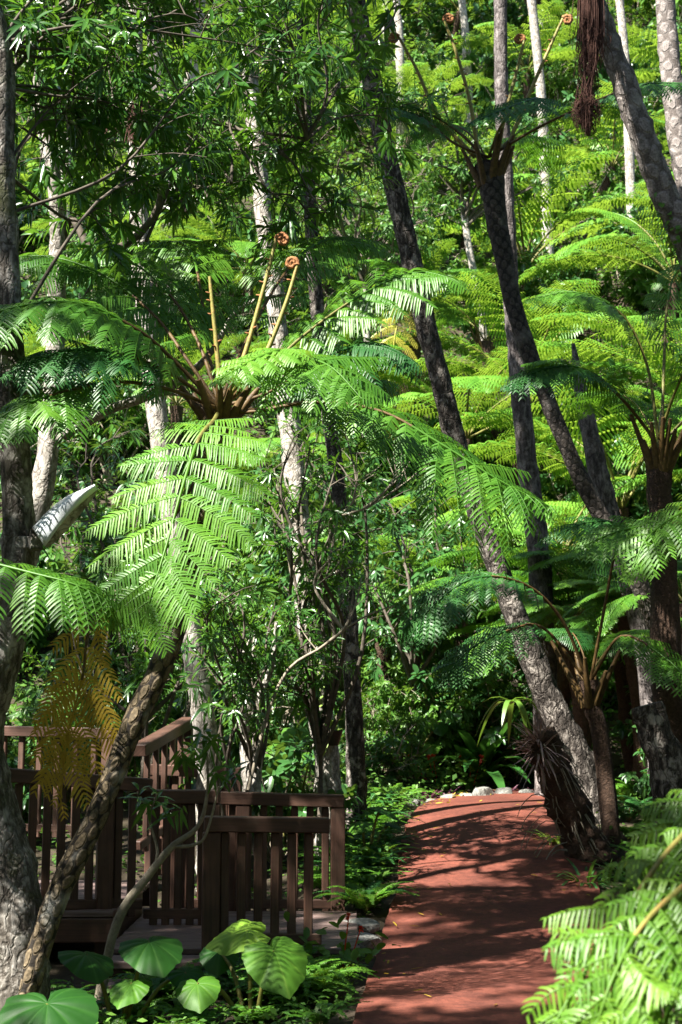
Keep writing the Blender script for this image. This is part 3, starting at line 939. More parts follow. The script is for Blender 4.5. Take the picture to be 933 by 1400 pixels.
def neighbour_fern():
    base = P(-260, 1300, 8.6)
    base[2] = gz(base[0], base[1]) - 0.05
    root = thing('tree_fern', 'tree fern reaching one light green frond in below the white metal hood', 'tree fern', base)
    top = P(-230, 800, 8.2)
    mb = MB()
    tube(mb, [base, (base + top) / 2 + np.array([0.05, 0, 0]), top], [0.1, 0.085, 0.09], 12, res=24, rough=0.05)
    part(mb, 'trunk', [M['scar']], root)
    for k, (c, L, n, lab) in enumerate([([(-230, 800, 8.2), (-140, 760, 7.9), (-40, 765, 7.6), (50, 785, 7.45), (105, 800, 7.4), (150, 822, 7.4)], 0.34, 13, 1), ([(-230, 800, 8.2), (-170, 720, 8.4), (-90, 690, 8.6), (-30, 720, 8.8)], 0.4, 14, 0),
                                        ([(-230, 800, 8.2), (-290, 730, 8.2), (-380, 740, 8.2)], 0.4, 14, 0), ([(-230, 800, 8.2), (-240, 750, 7.6), (-260, 800, 7.0)], 0.4, 14, 0)]):
        mb = MB()
        frond(mb, [P(*q) for q in c], (0, -0.6, 1), L, n, 0.022, 0.085, 0.0155, stipe=0.2, ang=(5, 55), droop=0.7 if lab else 0.4, r0=0.014, shape='pinfine', fold=0.25, seed=90 + k, var0=0.6)
        part(mb, 'frond', [M['stalk'], M['fern']], root)


neighbour_fern()


# ------------------------------------------------------------------ foreground fern at the lower right
def near_fern():
    base = np.array([1.62, 3.5, gz(1.62, 3.5)])
    root = thing('fern', 'large pale green fern spilling over the near right edge of the red path', 'fern', base)
    mb = MB()
    tube(mb, [base - UP * 0.1, base + UP * 0.3], [0.09, 0.07], 10, res=6, rough=0.1)
    part(mb, 'crown_base', [M['fibre']], root)
    top = base + UP * 0.28
    specs = [([(1090, 1120, 3.45), (1005, 1095, 3.3), (930, 1145, 3.15), (858, 1240, 3.0), (790, 1345, 2.9), (730, 1450, 2.85)], 0.145, 12),
             ([(1090, 1210, 3.3), (1010, 1160, 3.1), (930, 1215, 2.95), (875, 1270, 2.85), (835, 1345, 2.78), (805, 1440, 2.75)], 0.14, 12),
             ([(1080, 1250, 3.2), (1010, 1220, 3.0), (955, 1290, 2.85), (915, 1380, 2.75), (880, 1470, 2.7)], 0.15, 14),
             ([(1120, 1180, 3.6), (1050, 1095, 3.6), (985, 1085, 3.5), (925, 1125, 3.45), (890, 1190, 3.4)], 0.12, 14),
             ([(1160, 1200, 3.5), (1230, 1100, 3.6), (1330, 1150, 3.7)], 0.2, 14)]
    for k, (c, L, n) in enumerate(specs):
        mb = MB()
        frond(mb, [top] + [P(*q) for q in c], (0.1, -0.7, 1), L, n, 0.0098, 0.05, 0.0068, stipe=0.45, ang=(15, 55), droop=0.45, pl_droop=0.4, jitter=2.2, r0=0.0085, shape='pinfine', fold=0.2, seed=130 + k, var0=0.5, roof=0.35)
        part(mb, 'frond', [M['crozier'], M['fern_near']], root)


near_fern()


# ------------------------------------------------------------------ deck and railings
def member(root, name, a, b, w, h, mat='wood', up=(0, 0, 1)):
    """a straight timber from a to b"""
    a, b = np.asarray(a, float), np.asarray(b, float)
    x = unit(b - a)
    y = unit(np.cross(np.asarray(up, float), x)) if abs(np.dot(x, up)) < 0.95 else np.array([0, 1.0, 0])
    if abs(np.dot(x, up)) >= 0.95:
        y = unit(root.get('ydir', (0, 1, 0)))
    z = np.cross(x, y)
    mb = MB()
    box(mb, (a + b) / 2 - np.array(root.location), (np.linalg.norm(b - a), w, h), axes=[x, y, z], bev=0.007)
    o = mb.build(name, [M[mat]], root, flat=True)
    return o


def railing(label, a, b, zt0, zt1, zb0, zb1, nb, posts=(0, 1), foot0=None, foot1=None, rail_h=0.10, rail_w=0.13, post_w=0.115, bal_w=0.058, low=True):
    """balustrade from plan point a to b; top heights zt, bottom heights zb at both ends"""
    a, b = np.array(a, float), np.array(b, float)
    root = thing('deck_railing', label, 'railing', (a[0], a[1], zb0), 'railings of the wooden deck')
    d = unit(np.array([b[0] - a[0], b[1] - a[1], 0]))
    root['ydir'] = tuple(np.cross(UP, d))
    A = lambda t, z: np.array([a[0] + (b[0] - a[0]) * t, a[1] + (b[1] - a[1]) * t, z])
    zt = lambda t: zt0 + (zt1 - zt0) * t
    zb = lambda t: zb0 + (zb1 - zb0) * t
    L = np.linalg.norm(b - a)
    e = 0.05 / L
    member(root, 'top_rail', A(-e, zt(-e) - rail_h / 2), A(1 + e, zt(1 + e) - rail_h / 2), rail_w, rail_h)
    if low:
        member(root, 'bottom_rail', A(0, zb(0) + 0.06), A(1, zb(1) + 0.06), 0.05, 0.075)
    for t in posts:
        f = (foot0 if t < 0.5 else foot1)
        f = zb(t) - 0.1 if f is None else f
        member(root, 'post', A(t, f), A(t, zt(t) - rail_h - 0.003), post_w, post_w)
    for k in range(nb):
        t = (k + 0.8) / (nb + 0.6)
        member(root, 'baluster', A(t, zb(t) - 0.03), A(t, zt(t) - rail_h - 0.003), bal_w * 0.8, bal_w)
    del root['ydir']
    return root


def XZ(px, py, D):
    return P(px, py, D)


pa, pb = P(290, 1107, 9.55), P(440, 1115, 9.65)
railing('short dark railing closest to the taro leaves, ending beside the red path', pa[:2], pb[:2], 0.965, 0.95, 0.12, 0.10, 6, (0,), -0.15)
pa, pb = P(238, 1074, 11.5), P(462, 1080, 11.6)
railing('far side railing with a sunlit end post beside the path plants', pa[:2], pb[:2], 1.04, 1.0, 0.1, 0.08, 10, (0, 0.42, 1), -0.1, -0.16)
pa, pb = P(200, 1072, 10.75), P(292, 1072, 10.75)
railing('short railing section just left of the thick middle post', pa[:2], pb[:2], 1.08, 1.08, 0.12, 0.12, 5, (1,), -0.1)
pa, pb = P(-70, 1042, 10.2), P(198, 1058, 10.65)
railing('shaded railing under the withered frond', pa[:2], pb[:2], 1.29, 1.17, 0.25, 0.2, 13, (0, 0.8), -0.1, -0.1)
pa, pb = P(192, 1016, 12.0), P(256, 981, 13.6)
railing('handrail rising to the pale trunk behind the scarred trunk', pa[:2], pb[:2], 1.40, 1.62, 0.5, 0.66, 5, (1,), 0.0, 0.1)
pa, pb = P(-60, 985, 14.2), P(150, 1000, 13.8)
railing('sunlit railing behind the withered frond at the back of the deck', pa[:2], pb[:2], 1.55, 1.52, 0.5, 0.5, 8, (0, 1), 0.1, 0.1)
pa, pb = P(210, 1042, 13.0), P(322, 1048, 13.0)
railing('sunlit railing farthest back below the pale trunk', pa[:2], pb[:2], 1.2, 1.17, 0.25, 0.25, 6, (0, 1), 0.0, 0.0)


def deck():
    root = thing('wooden_deck', 'low wooden boardwalk deck with weathered planks behind the railings', 'deck', (-2.4, 11.0, 0.1))
    rows = [(-1.55, 0.12, 9.66, 11.48, 0.10), (-6.2, -1.62, 10.36, 12.4, 0.24)]
    for (x0, x1, y0, y1, z) in rows:
        mb = MB()
        k = 0
        w = 0.14
        y = y0
        g = np.random.default_rng(int(y0 * 10))
        while y < y1 - 0.02:
            ww = min(w, y1 - y)
            box(mb, np.array([(x0 + x1) / 2 + 2.4, y + ww / 2 - 11.0, z - 0.02 - 0.1 + g.normal() * 0.002]), (x1 - x0 + g.normal() * 0.008, ww - 0.008, 0.038), var=0.5, bev=0.004)
            y += w
        mb.build('plank_floor', [M['plank']], root, flat=True)
        for (yy) in (y0 + 0.025, y1 - 0.025):
            member(root, 'edge_beam', (x0, yy, z - 0.13), (x1, yy, z - 0.13), 0.05, 0.17)
        for xx in np.linspace(x0 + 0.1, x1 - 0.1, 4):
            member(root, 'joist_post', (xx, y0 + 0.12, -0.3), (xx, y0 + 0.12, z - 0.045), 0.1, 0.1)
    member(root, 'edge_beam', (-1.6, 10.34, 0.16), (-1.6, 11.5, 0.16), 0.05, 0.19)
    st = thing('wooden_step', 'wooden step with two treads below the deck opening', 'step', (-1.15, 9.35, -0.12))
    for k, (yy, zz) in enumerate([(9.42, 0.05), (9.16, -0.05)]):
        member(st, 'tread', (-1.62 + 0.1 * k, yy, zz), (-0.84, yy, zz), 0.25, 0.05, 'plank')
        member(st, 'riser', (-1.58 + 0.1 * k, yy - 0.08, zz - 0.08), (-0.88, yy - 0.08, zz - 0.08), 0.03, 0.105)


deck()


# ------------------------------------------------------------------ trees
def make_canopy(key, n_limb, R, H, twigs, nleaf, llen, lwid, seed, lm='canopy', shape='oval'):
    g = np.random.default_rng(seed)
    ends = []
    for k in range(n_limb):
        a = k * 2.4 + g.uniform(0, 0.5)
        r = R * math.sqrt(g.uniform(0.15, 1))
        ends.append([math.cos(a) * r, math.sin(a) * r, H * g.uniform(0.15, 1.0)])
    lb, wb = MB(), MB()
    st = np.array([[0, 0, g.uniform(-0.6, 0.8)] for _ in ends])
    limbs(lb, wb, st, ends, twigs, 0.6, nleaf, llen, lwid, seed, 0.05, shape)
    return lb.mesh(key + '_leaves', [M[lm]]), wb.mesh(key + '_limbs', [M['twig_dark']])


CAN = [make_canopy('canopy%d' % k, 26, 2.7, 2.8, 10, 9, 0.18, 0.07, 300 + k) for k in range(3)]
CANL = [make_canopy('lance_canopy%d' % k, 20, 2.2, 2.2, 9, 9, 0.17, 0.042, 320 + k, 'lance', 'lance') for k in range(2)]


def tree(label, pts, rad, mat, crown=None, scale=1.0, group=None, name='tree', seed=0, rough=0.05, n=14, ratio=6, rot=None):
    root = thing(name, label, 'tree', pts[0], group)
    mb = MB()
    L = np.linalg.norm(np.asarray(pts[-1]) - np.asarray(pts[0]))
    tube(mb, pts, rad, n, res=max(16, int(L * ratio)), rough=rough, seed=seed)
    part(mb, 'trunk', [M[mat]], root)
    if crown is not None:
        lv, wd = crown
        o = link('crown', lv, root)
        o.location = Vector([float(c) for c in (np.asarray(pts[-1]) - np.asarray(pts[0]) - np.array([0, 0, 0.3 * scale]))])
        o.rotation_euler.z = seed * 1.3 if rot is None else rot
        o.scale = (scale,) * 3
        w = link('limbs', wd, o)
    return root


def base_on_ground(p, sink=0.15):
    p = np.array(p)
    p[2] = gz(p[0], p[1]) - sink
    return p


# long dark trunk leaning across the middle of the picture
tree('long dark pale patched trunk leaning far left from its foot beside the path bend',
     [base_on_ground(P(828, 1110, 14.8), 0.2), P(800, 1060, 14.8), P(765, 985, 14.8), P(730, 905, 14.75), P(688, 795, 14.7), P(650, 690, 14.6), P(612, 560, 14.5), P(580, 430, 14.4), P(545, 280, 14.2), P(508, 110, 14.0), P(478, -40, 13.8), P(450, -200, 13.6)],
     [0.19, 0.17, 0.15, 0.132, 0.117, 0.11, 0.108, 0.108, 0.108, 0.105, 0.10, 0.08], 'bark_dark', CAN[0], 0.8, seed=1, rough=0.07, n=18, ratio=10)
# slender dark straight trunk behind the tall tree fern
t3 = tree('straight grey trunk rising just behind the tall curved tree fern',
     [base_on_ground(P(748, 900, 17.5)), P(738, 780, 17.5), P(722, 640, 17.4), P(708, 500, 17.3), P(698, 380, 17.3), P(692, 250, 17.3), P(686, 120, 17.2), P(684, -30, 17.2), P(682, -190, 17.2)],
     [0.17, 0.145, 0.128, 0.115, 0.105, 0.097, 0.09, 0.085, 0.07], 'bark_purple', None, 0.85, seed=2, ratio=8)
# upper right leaning trunk with ivy
ivy_pts = [base_on_ground(P(1080, 1000, 12.8)), P(1040, 720, 12.6), P(985, 470, 12.3), P(945, 345, 12.1), P(908, 265, 12.0), P(878, 185, 11.9), P(850, 105, 11.8), P(820, 25, 11.7), P(790, -60, 11.6), P(750, -190, 11.5)]
ivy_tree = tree('pale mottled trunk leaning in at the upper right with small ivy leaves climbing it', ivy_pts,
                [0.2, 0.17, 0.14, 0.128, 0.12, 0.115, 0.108, 0.1, 0.1, 0.08], 'scar_pale', CAN[2], 0.8, seed=3, ratio=9, rough=0.06)
g = np.random.default_rng(77)
c_ = spline(ivy_pts[2:6], 60)
mb = MB()
pos, nd = [], []
for k in range(420):
    t = g.beta(1.0, 1.5)
    b = c_[int(t * 40)]
    a = g.uniform(0, 6.28)
    if t > 0.55 and not (2.2 < a < 4.4):
        continue
    d = np.array([math.cos(a), math.sin(a), 0])
    pos.append(b + d * (0.125 + g.uniform(0, 0.05))); nd.append(d)
pos, nd = np.array(pos), np.array(nd)
leaves(mb, pos, unit(nd * 0.6 - UP * 0.6 + g.normal(size=pos.shape) * 0.4), nd + UP * 0.5, g.uniform(0.03, 0.07, len(pos)), g.uniform(0.03, 0.05, len(pos)), 'oval', 0.2, 0.2)
part(mb, 'ivy', [M['shrub']], ivy_tree)

tree('pale scarred palm-like trunk standing at the right edge beyond the ivy trunk',
     [base_on_ground(P(1000, 760, 17.0)), P(975, 520, 17.0), P(948, 300, 17.0), P(928, 190, 17.0), P(917, 90, 17.0), P(908, -20, 17.0), P(895, -160, 17.0)],
     [0.17, 0.15, 0.14, 0.135, 0.13, 0.125, 0.1], 'scar_pale', CAN[0], 0.7, seed=4)
for lab, x0, y0, x1, y1, D, r in [('thin white trunk on the hillside with its foot above the drooping sunlit ferns', 748, 300, 722, -40, 36, 0.19),
                                  ('thin white trunk on the hillside left of the tall tree fern crown', 548, 150, 536, -60, 44, 0.2),
                                  ('slim grey trunk high on the hillside right of the hanging roots', 862, 250, 838, -80, 34, 0.16),
                                  ('slim shaded trunk on the hillside between the two white trunks', 640, 120, 622, -60, 46, 0.2),
                                  ('short pale trunk showing under the arching frond in mid distance', 494, 660, 500, 420, 28, 0.11),
                                  ('slim trunk low on the slope behind the arching frond tip', 668, 560, 640, 330, 30, 0.13)]:
    b = P(x0, y0, D); b = base_on_ground(b, 0.3)
    q = P(x1, y1, D)
    tree(lab, [b, P(x0, y0, D) if P(x0, y0, D)[2] > b[2] + 0.2 else b + UP * 0.5, (P(x0, y0, D) + q) / 2 + np.array([0.1, 0, 0]), q, q + (q - P(x0, y0, D)) * 0.25], [r * 0.9, r * 0.78, r * 0.7, r * 0.62, r * 0.5], 'bark_pale', CAN[int(D) % 3], 0.8, seed=int(D), n=10, ratio=4)

# left foreground trunk, bent
left_pts = [base_on_ground(P(8, 1420, 8.15), 0.1), P(18, 1330, 8.15), P(14, 1230, 8.15), P(-12, 1120, 8.15), P(-28, 1010, 8.15), P(-4, 920, 8.1), P(18, 840, 8.1), P(26, 740, 8.1), P(22, 640, 8.1), P(16, 520, 8.1), P(10, 380, 8.1), P(4, 220, 8.05), P(-2, 60, 8.0), P(-60, -220, 8.0), np.array([-2.7, 7.8, 11.8])]
left_tree = tree('thick mottled grey trunk at the left edge bending by the leaning fern trunk', left_pts,
                 [0.22, 0.20, 0.18, 0.165, 0.14, 0.12, 0.102, 0.094, 0.088, 0.084, 0.08, 0.07, 0.08, 0.07, 0.05], 'bark_grey', CANL[0], 1.1, seed=6, n=18, ratio=10, rough=0.05)
# pale tree with a low branch
pale_pts = [base_on_ground(P(-50, 1180, 10.2)), P(-35, 1000, 10.2), P(10, 840, 10.2), P(50, 710, 10.2), P(70, 580, 10.2), P(76, 470, 10.15), P(80, 350, 10.1), P(76, 260, 10.0), P(60, 150, 9.9), P(40, 30, 9.8), P(60, -200, 9.8), np.array([-1.6, 10.6, 12.6])]
pale_tree = tree('slender pale trunk with a long low branch swinging right behind the big tree fern', pale_pts,
                 [0.1, 0.095, 0.09, 0.085, 0.078, 0.07, 0.062, 0.055, 0.045, 0.04, 0.03, 0.02], 'bark_pale', CANL[1], 1.2, seed=7, ratio=8)
mb = MB()
tube(mb, [P(70, 605, 10.2), P(100, 588, 10.15), P(150, 560, 10.1), P(205, 540, 10.0), P(250, 518, 9.95), P(290, 480, 9.9), P(330, 420, 9.8), P(400, 400, 9.75)], [0.045, 0.04, 0.036, 0.034, 0.03, 0.024, 0.016, 0.01], 8, res=40, rough=0.06)
tube(mb, [P(205, 540, 10.0), P(245, 540, 9.9), P(290, 560, 9.8)], [0.02, 0.012, 0.006], 6, res=14, rough=0.05)
part(mb, 'branch', [M['bark_pale']], pale_tree)
# leafy limbs of both left trees: the dark lance leaves that fill the upper left
g = np.random.default_rng(12)


def leafy(root, boxes, n, start_pts, seed, twigs=9, tlen=0.42, nleaf=12, llen=0.135, lwid=0.03, r0=0.013, lm='lance', sub=2):
    g = np.random.default_rng(seed)
    ends, st = [], []
    for k in range(n):
        x0, y0, x1, y1, d0, d1, wt = boxes[g.choice(len(boxes), p=np.array([b[6] for b in boxes]) / sum(b[6] for b in boxes))]
        ends.append(P(g.uniform(x0, x1), g.uniform(y0, y1), g.uniform(d0, d1)))
        dist = [np.linalg.norm(ends[-1] - q) + 0.6 * max(0, q[2] - ends[-1][2]) for q in start_pts]
        st.append(start_pts[int(np.argmin(dist))] if g.uniform() < 0.8 else start_pts[g.integers(len(start_pts))])
    lb, wb = MB(), MB()
    limbs(lb, wb, np.array(st), ends, twigs, tlen, nleaf, llen, lwid, seed, r0, 'lance', sub=sub)
    part(lb, 'foliage', [M[lm]], root)
    part(wb, 'limbs', [M['twig_dark']], root)


leafy(left_tree, [(0, -60, 200, 330, 8.2, 9.6, 1.0), (100, -120, 430, 160, 8.3, 9.8, 1.4)], 23, spline(left_pts[8:13], 12), 31)
leafy(pale_tree, [(60, 40, 330, 330, 9.6, 11.2, 1.0), (250, -80, 540, 190, 9.2, 11.0, 1.5), (380, 180, 560, 330, 9.8, 11.0, 0.6), (0, 200, 330, 350, 10.4, 11.6, 0.6)], 30, np.vstack([spline(pale_pts[5:10], 10), spline([P(200, 330, 10), P(300, 260, 9.9), P(420, 190, 9.8)], 8)]), 32)
mb = MB()
tube(mb, [pale_pts[6], P(98, 300, 10.05), P(125, 345, 10.0), P(150, 345, 10.0), P(190, 320, 10.0), P(215, 285, 9.95), P(225, 240, 9.9), P(260, 200, 9.8)], [0.03, 0.028, 0.03, 0.034, 0.028, 0.022, 0.016, 0.008], 8, res=50, rough=0.06, seed=3)
part(mb, 'branch', [M['twig_dark']], pale_tree)

# trunks in the middle distance on the left
A_pts = [base_on_ground(P(290, 1120, 13.0)), P(284, 1040, 13.0), P(268, 920, 13.0), P(245, 770, 13.0), P(215, 570, 13.0), P(198, 430, 13.0), P(190, 300, 13.0), P(186, 150, 13.0), P(182, -40, 13.0), P(178, -200, 13.0)]
treeA = tree('upright trunk passing behind the hanging frond to a pale foot at the back railing', A_pts, [0.14, 0.115, 0.105, 0.1, 0.1, 0.095, 0.09, 0.085, 0.08, 0.06], 'bark_pale', CANL[0], 1.0, seed=9, ratio=8)
B_pts = [base_on_ground(P(452, 1100, 13.4)), P(447, 1050, 13.4), P(436, 960, 13.4), P(424, 850, 13.4), P(412, 740, 13.4), P(398, 600, 13.4), P(386, 500, 13.4), P(376, 400, 13.4), P(362, 300, 13.4), P(350, 190, 13.4), P(340, 60, 13.4), P(330, -150, 13.4)]
treeB = tree('pale trunk carrying an orchid and a black pot above the far railing', B_pts, [0.15, 0.125, 0.115, 0.11, 0.105, 0.1, 0.095, 0.09, 0.088, 0.085, 0.08, 0.06], 'bark_pale', CANL[1], 1.0, seed=10, ratio=8, rough=0.08)
C_pts = [base_on_ground(P(489, 1100, 14.6)), P(486, 1040, 14.6), P(482, 930, 14.6), P(474, 800, 14.6), P(462, 660, 14.6), P(446, 540, 14.6), P(430, 380, 14.6), P(420, 200, 14.6), P(410, -60, 14.6), P(405, -200, 14.6)]
treeC = tree('thin dark mottled trunk next to the orchid trunk', C_pts, [0.115, 0.1, 0.09, 0.085, 0.08, 0.078, 0.075, 0.07, 0.06, 0.05], 'bark_dark', None, 0.9, seed=11, ratio=8)
tree('grey trunk deep in the upper left foliage beside the swollen white trunk', [base_on_ground(P(250, 520, 32)), P(240, 430, 32), P(232, 330, 32), P(222, 180, 32), P(212, 60, 32), P(205, -80, 32)], [0.24, 0.22, 0.2, 0.19, 0.17, 0.14], 'bark_purple', CAN[1], 0.8, seed=12)
tree('swollen white trunk leaning right in the upper left foliage', [base_on_ground(P(225, 520, 33)), P(222, 440, 33), P(226, 360, 33), P(238, 270, 33), P(250, 205, 33), P(262, 110, 33), P(280, -60, 33)], [0.22, 0.2, 0.19, 0.22, 0.27, 0.17, 0.14], 'bark_pale', CAN[2], 0.8, seed=13)
tree('bright white pole-like trunk behind the forked branch at left', [base_on_ground(P(86, 470, 34)), P(86, 420, 34), P(87, 340, 34), P(90, 200, 34), P(92, -50, 34)], [0.26, 0.24, 0.22, 0.19, 0.15], 'bark_pale', CAN[0], 0.8, seed=14)
tree('thin pale trunk slanting through the upper left foliage', [base_on_ground(P(120, 500, 32)), P(104, 420, 32), P(86, 320, 32), P(70, 230, 32), P(52, 130, 32), P(30, -40, 32)], [0.22, 0.2, 0.18, 0.16, 0.14, 0.1], 'bark_pale', CAN[1], 0.7, seed=15)
tree('mottled trunk at right with a sunlit lower half among dark fronds', [base_on_ground(P(905, 960, 15.6)), P(888, 905, 15.6), P(862, 800, 15.6), P(836, 710, 15.6), P(815, 630, 15.6), P(798, 550, 15.6), P(790, 510, 15.7), P(784, 470, 15.8)],
     [0.16, 0.14, 0.13, 0.12, 0.11, 0.09, 0.06, 0.02], 'bark_purple', None, seed=16, ratio=9)

# shrubs with dark leaves and forking pale stems behind the railings
def shrub_with_stems(label, foot, boxes, n, seed, **kw):
    b = base_on_ground(foot, 0.1)
    root = thing('shrub', label, 'shrub', b)
    leafy(root, boxes, n, np.array([b + UP * h + np.array([x, 0, 0]) for h, x in ((0.1, 0), (0.5, 0.05), (0.9, -0.08), (1.2, 0.05))]), seed, **kw)
    return root


sh = shrub_with_stems('dark leaved shrub with pale forking stems between the pale foot and the orchid trunk', P(345, 1090, 12.4), [(285, 800, 400, 1000, 12.0, 12.8, 1), (250, 780, 330, 900, 11.0, 12.2, 0.6)], 10, 41, twigs=8, tlen=0.3, nleaf=9, llen=0.13, lwid=0.026, r0=0.02)
mb = MB()
for q in ([(345, 1090, 12.4), (342, 1040, 12.4), (330, 980, 12.4), (318, 930, 12.4), (345, 870, 12.4)], [(348, 1090, 12.4), (352, 1030, 12.4), (350, 970, 12.4), (372, 910, 12.4), (378, 850, 12.4)], [(340, 1090, 12.5), (336, 1000, 12.5), (345, 930, 12.5), (350, 860, 12.5)]):
    tube(mb, [P(*c) for c in q], [0.055, 0.045, 0.035, 0.028, 0.014], 8, res=24, rough=0.07, seed=q[0][0])
part(mb, 'stem', [M['bark_pale']], sh)
shrub_with_stems('dark small leaved shrub crowding the middle of the picture below the arching frond', P(430, 1100, 12.9), [(350, 580, 480, 800, 12.2, 13.6, 1.5), (340, 800, 420, 900, 12.2, 13.0, 0.5)], 15, 42, twigs=9, tlen=0.3, nleaf=10, llen=0.12, lwid=0.026, r0=0.025)
shrub_with_stems('dark shrub with drooping leaves in the shade behind the left railing', P(190, 1060, 14.6), [(70, 880, 250, 1020, 14.2, 15.4, 1), (110, 620, 330, 900, 14.2, 15.6, 1.5)], 16, 43, twigs=9, tlen=0.4, nleaf=10, llen=0.15, lwid=0.034, r0=0.025)


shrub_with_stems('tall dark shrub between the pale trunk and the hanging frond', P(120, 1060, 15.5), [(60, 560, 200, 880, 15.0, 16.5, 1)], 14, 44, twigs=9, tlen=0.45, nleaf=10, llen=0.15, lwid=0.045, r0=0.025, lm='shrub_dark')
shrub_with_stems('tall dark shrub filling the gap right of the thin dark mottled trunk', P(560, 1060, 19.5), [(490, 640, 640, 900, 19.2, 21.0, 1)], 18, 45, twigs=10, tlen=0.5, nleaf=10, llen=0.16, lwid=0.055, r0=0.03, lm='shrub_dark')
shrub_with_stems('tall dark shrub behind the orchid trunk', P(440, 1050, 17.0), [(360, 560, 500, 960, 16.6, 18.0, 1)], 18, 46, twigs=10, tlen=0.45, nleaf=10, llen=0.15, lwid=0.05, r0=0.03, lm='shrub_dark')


# bare pale twigs reaching over the dark gap
def bare_branch(label, lines, seed, r=0.016, foot=None):
    root = thing('bare_shrub', label, 'shrub', foot if foot is not None else P(*lines[0][0]))
    g = np.random.default_rng(seed)
    mb = MB()
    for L in lines:
        pts = [P(*q) for q in L]
        tube(mb, pts, [r, r * 0.7, r * 0.3], 6, res=22, rough=0.08, seed=seed)
        c = spline(pts, 22)
        for k in range(6):
            b = c[g.integers(8, 21)]
            d = unit(np.array([g.normal(), g.normal() * 0.5, abs(g.normal())]))
            l = g.uniform(0.1, 0.3)
            tube(mb, [b, b + d * l * 0.6 + UP * 0.03, b + d * l + UP * 0.1], [r * 0.35, r * 0.15], 5, res=6, caps=False)
    to_local(mb, np.array(root.location))
    mb.build('stem', [M['twig']], root)
    return root


f = base_on_ground(P(340, 1080, 11.9))
bare_branch('bare forking twigs reaching right in front of the orchid trunk', [[(340, 1080, 11.9), (365, 980, 11.9), (395, 915, 11.9), (440, 885, 11.9), (480, 855, 11.9), (510, 838, 11.9), (540, 828, 11.9)], [(440, 885, 11.9), (470, 860, 11.8), (485, 830, 11.8), (495, 790, 11.8)], [(470, 862, 11.9), (430, 800, 12.0), (455, 760, 12.0)]], 51, foot=f)
bare_branch('bare sunlit twigs fanning out left of the dark leaning trunk', [[(398, 800, 12.6), (405, 770, 12.6), (445, 715, 12.6), (500, 695, 12.6), (540, 670, 12.6), (570, 648, 12.6)], [(445, 715, 12.6), (480, 690, 12.5), (490, 650, 12.5)], [(500, 695, 12.6), (530, 668, 12.6), (552, 630, 12.6)], [(400, 790, 12.6), (385, 700, 12.6), (375, 640, 12.6)]], 52, foot=P(402, 790, 12.9))

# forked sapling in front of the railings
b = base_on_ground(P(132, 1300, 8.9), 0.05)
sap = thing('sapling', 'bent pale sapling stem with a few dark leaves crossing in front of the railings', 'sapling', b)
mb = MB()
for L, r in (([b, P(160, 1262, 8.9), P(205, 1195, 8.9), P(235, 1158, 8.9), P(272, 1128, 8.9), P(284, 1080, 8.9), P(283, 1030, 8.9)], [0.032, 0.03, 0.026, 0.022, 0.014, 0.01, 0.006]),
             ([P(235, 1158, 8.9), P(265, 1155, 8.88), P(282, 1140, 8.86), P(300, 1075, 8.85)], [0.012, 0.01, 0.006]), ([P(212, 1190, 8.9), P(215, 1160, 8.9), P(205, 1120, 8.9), P(215, 1085, 8.9)], [0.012, 0.008, 0.005])):
    tube(mb, L, r, 8, res=30, rough=0.05)
part(mb, 'stem', [M['twig']], sap)
mb = MB()
g = np.random.default_rng(9)
pp = [P(283, 1030, 8.9), P(300, 1060, 8.85), P(268, 1045, 8.9), P(318, 1050, 8.85), P(290, 1010, 8.9), P(215, 1085, 8.9), P(200, 1100, 8.9), P(228, 1100, 8.85), P(190, 1080, 8.9), P(240, 1115, 8.9), P(250, 1040, 8.9), P(275, 1000, 8.9)]
sprigs(mb, np.array(pp), g.normal(size=(len(pp), 3)) + UP * 0.2, 9, 0.13, 0.03, 'lance', 5)
part(mb, 'foliage', [M['lance']], sap)

# ------------------------------------------------------------------ tree ferns on the right
fern_tree('tall tree fern with a long curving scarred trunk and brown stalk bases at its top',
          [base_on_ground(P(985, 1010, 15.2)), P(940, 930, 15.2), P(900, 855, 15.1), P(862, 775, 15.0), P(825, 712, 15.0), P(790, 645, 15.0), P(748, 545, 15.0), P(712, 450, 15.0), P(690, 360, 15.0), P(676, 280, 15.0), P(668, 225, 15.0)],
          [0.14, 0.125, 0.108, 0.10, 0.094, 0.09, 0.09, 0.094, 0.10, 0.13, 0.16], ['mid0', 'mid1', 'dark0', 'dark1'], [0, 60, 125, 180, 205], 0.95, 'scar_grey', seed=101, nst=12)
tall = bpy.data.objects['tree_fern.002'] if 'tree_fern.002' in bpy.data.objects else None
tall = [o for o in bpy.data.objects if o.get('label', '').startswith('tall tree fern')][0]


def extra_frond(root, ctrl, hint, pin, pairs, seed, mats=('stalk_brown', 'fern_dark'), **kw):
    mb = MB()
    a = dict(stipe=0.3, droop=0.4, r0=0.018, shape='pin')
    a.update(kw)
    frond(mb, [P(*c) for c in ctrl], hint, pin, pairs, 0.030, 0.1, 0.019, seed=seed, **a)
    to_local(mb, np.array(root.location))
    return mb.build('frond', [M[m] for m in mats], root)


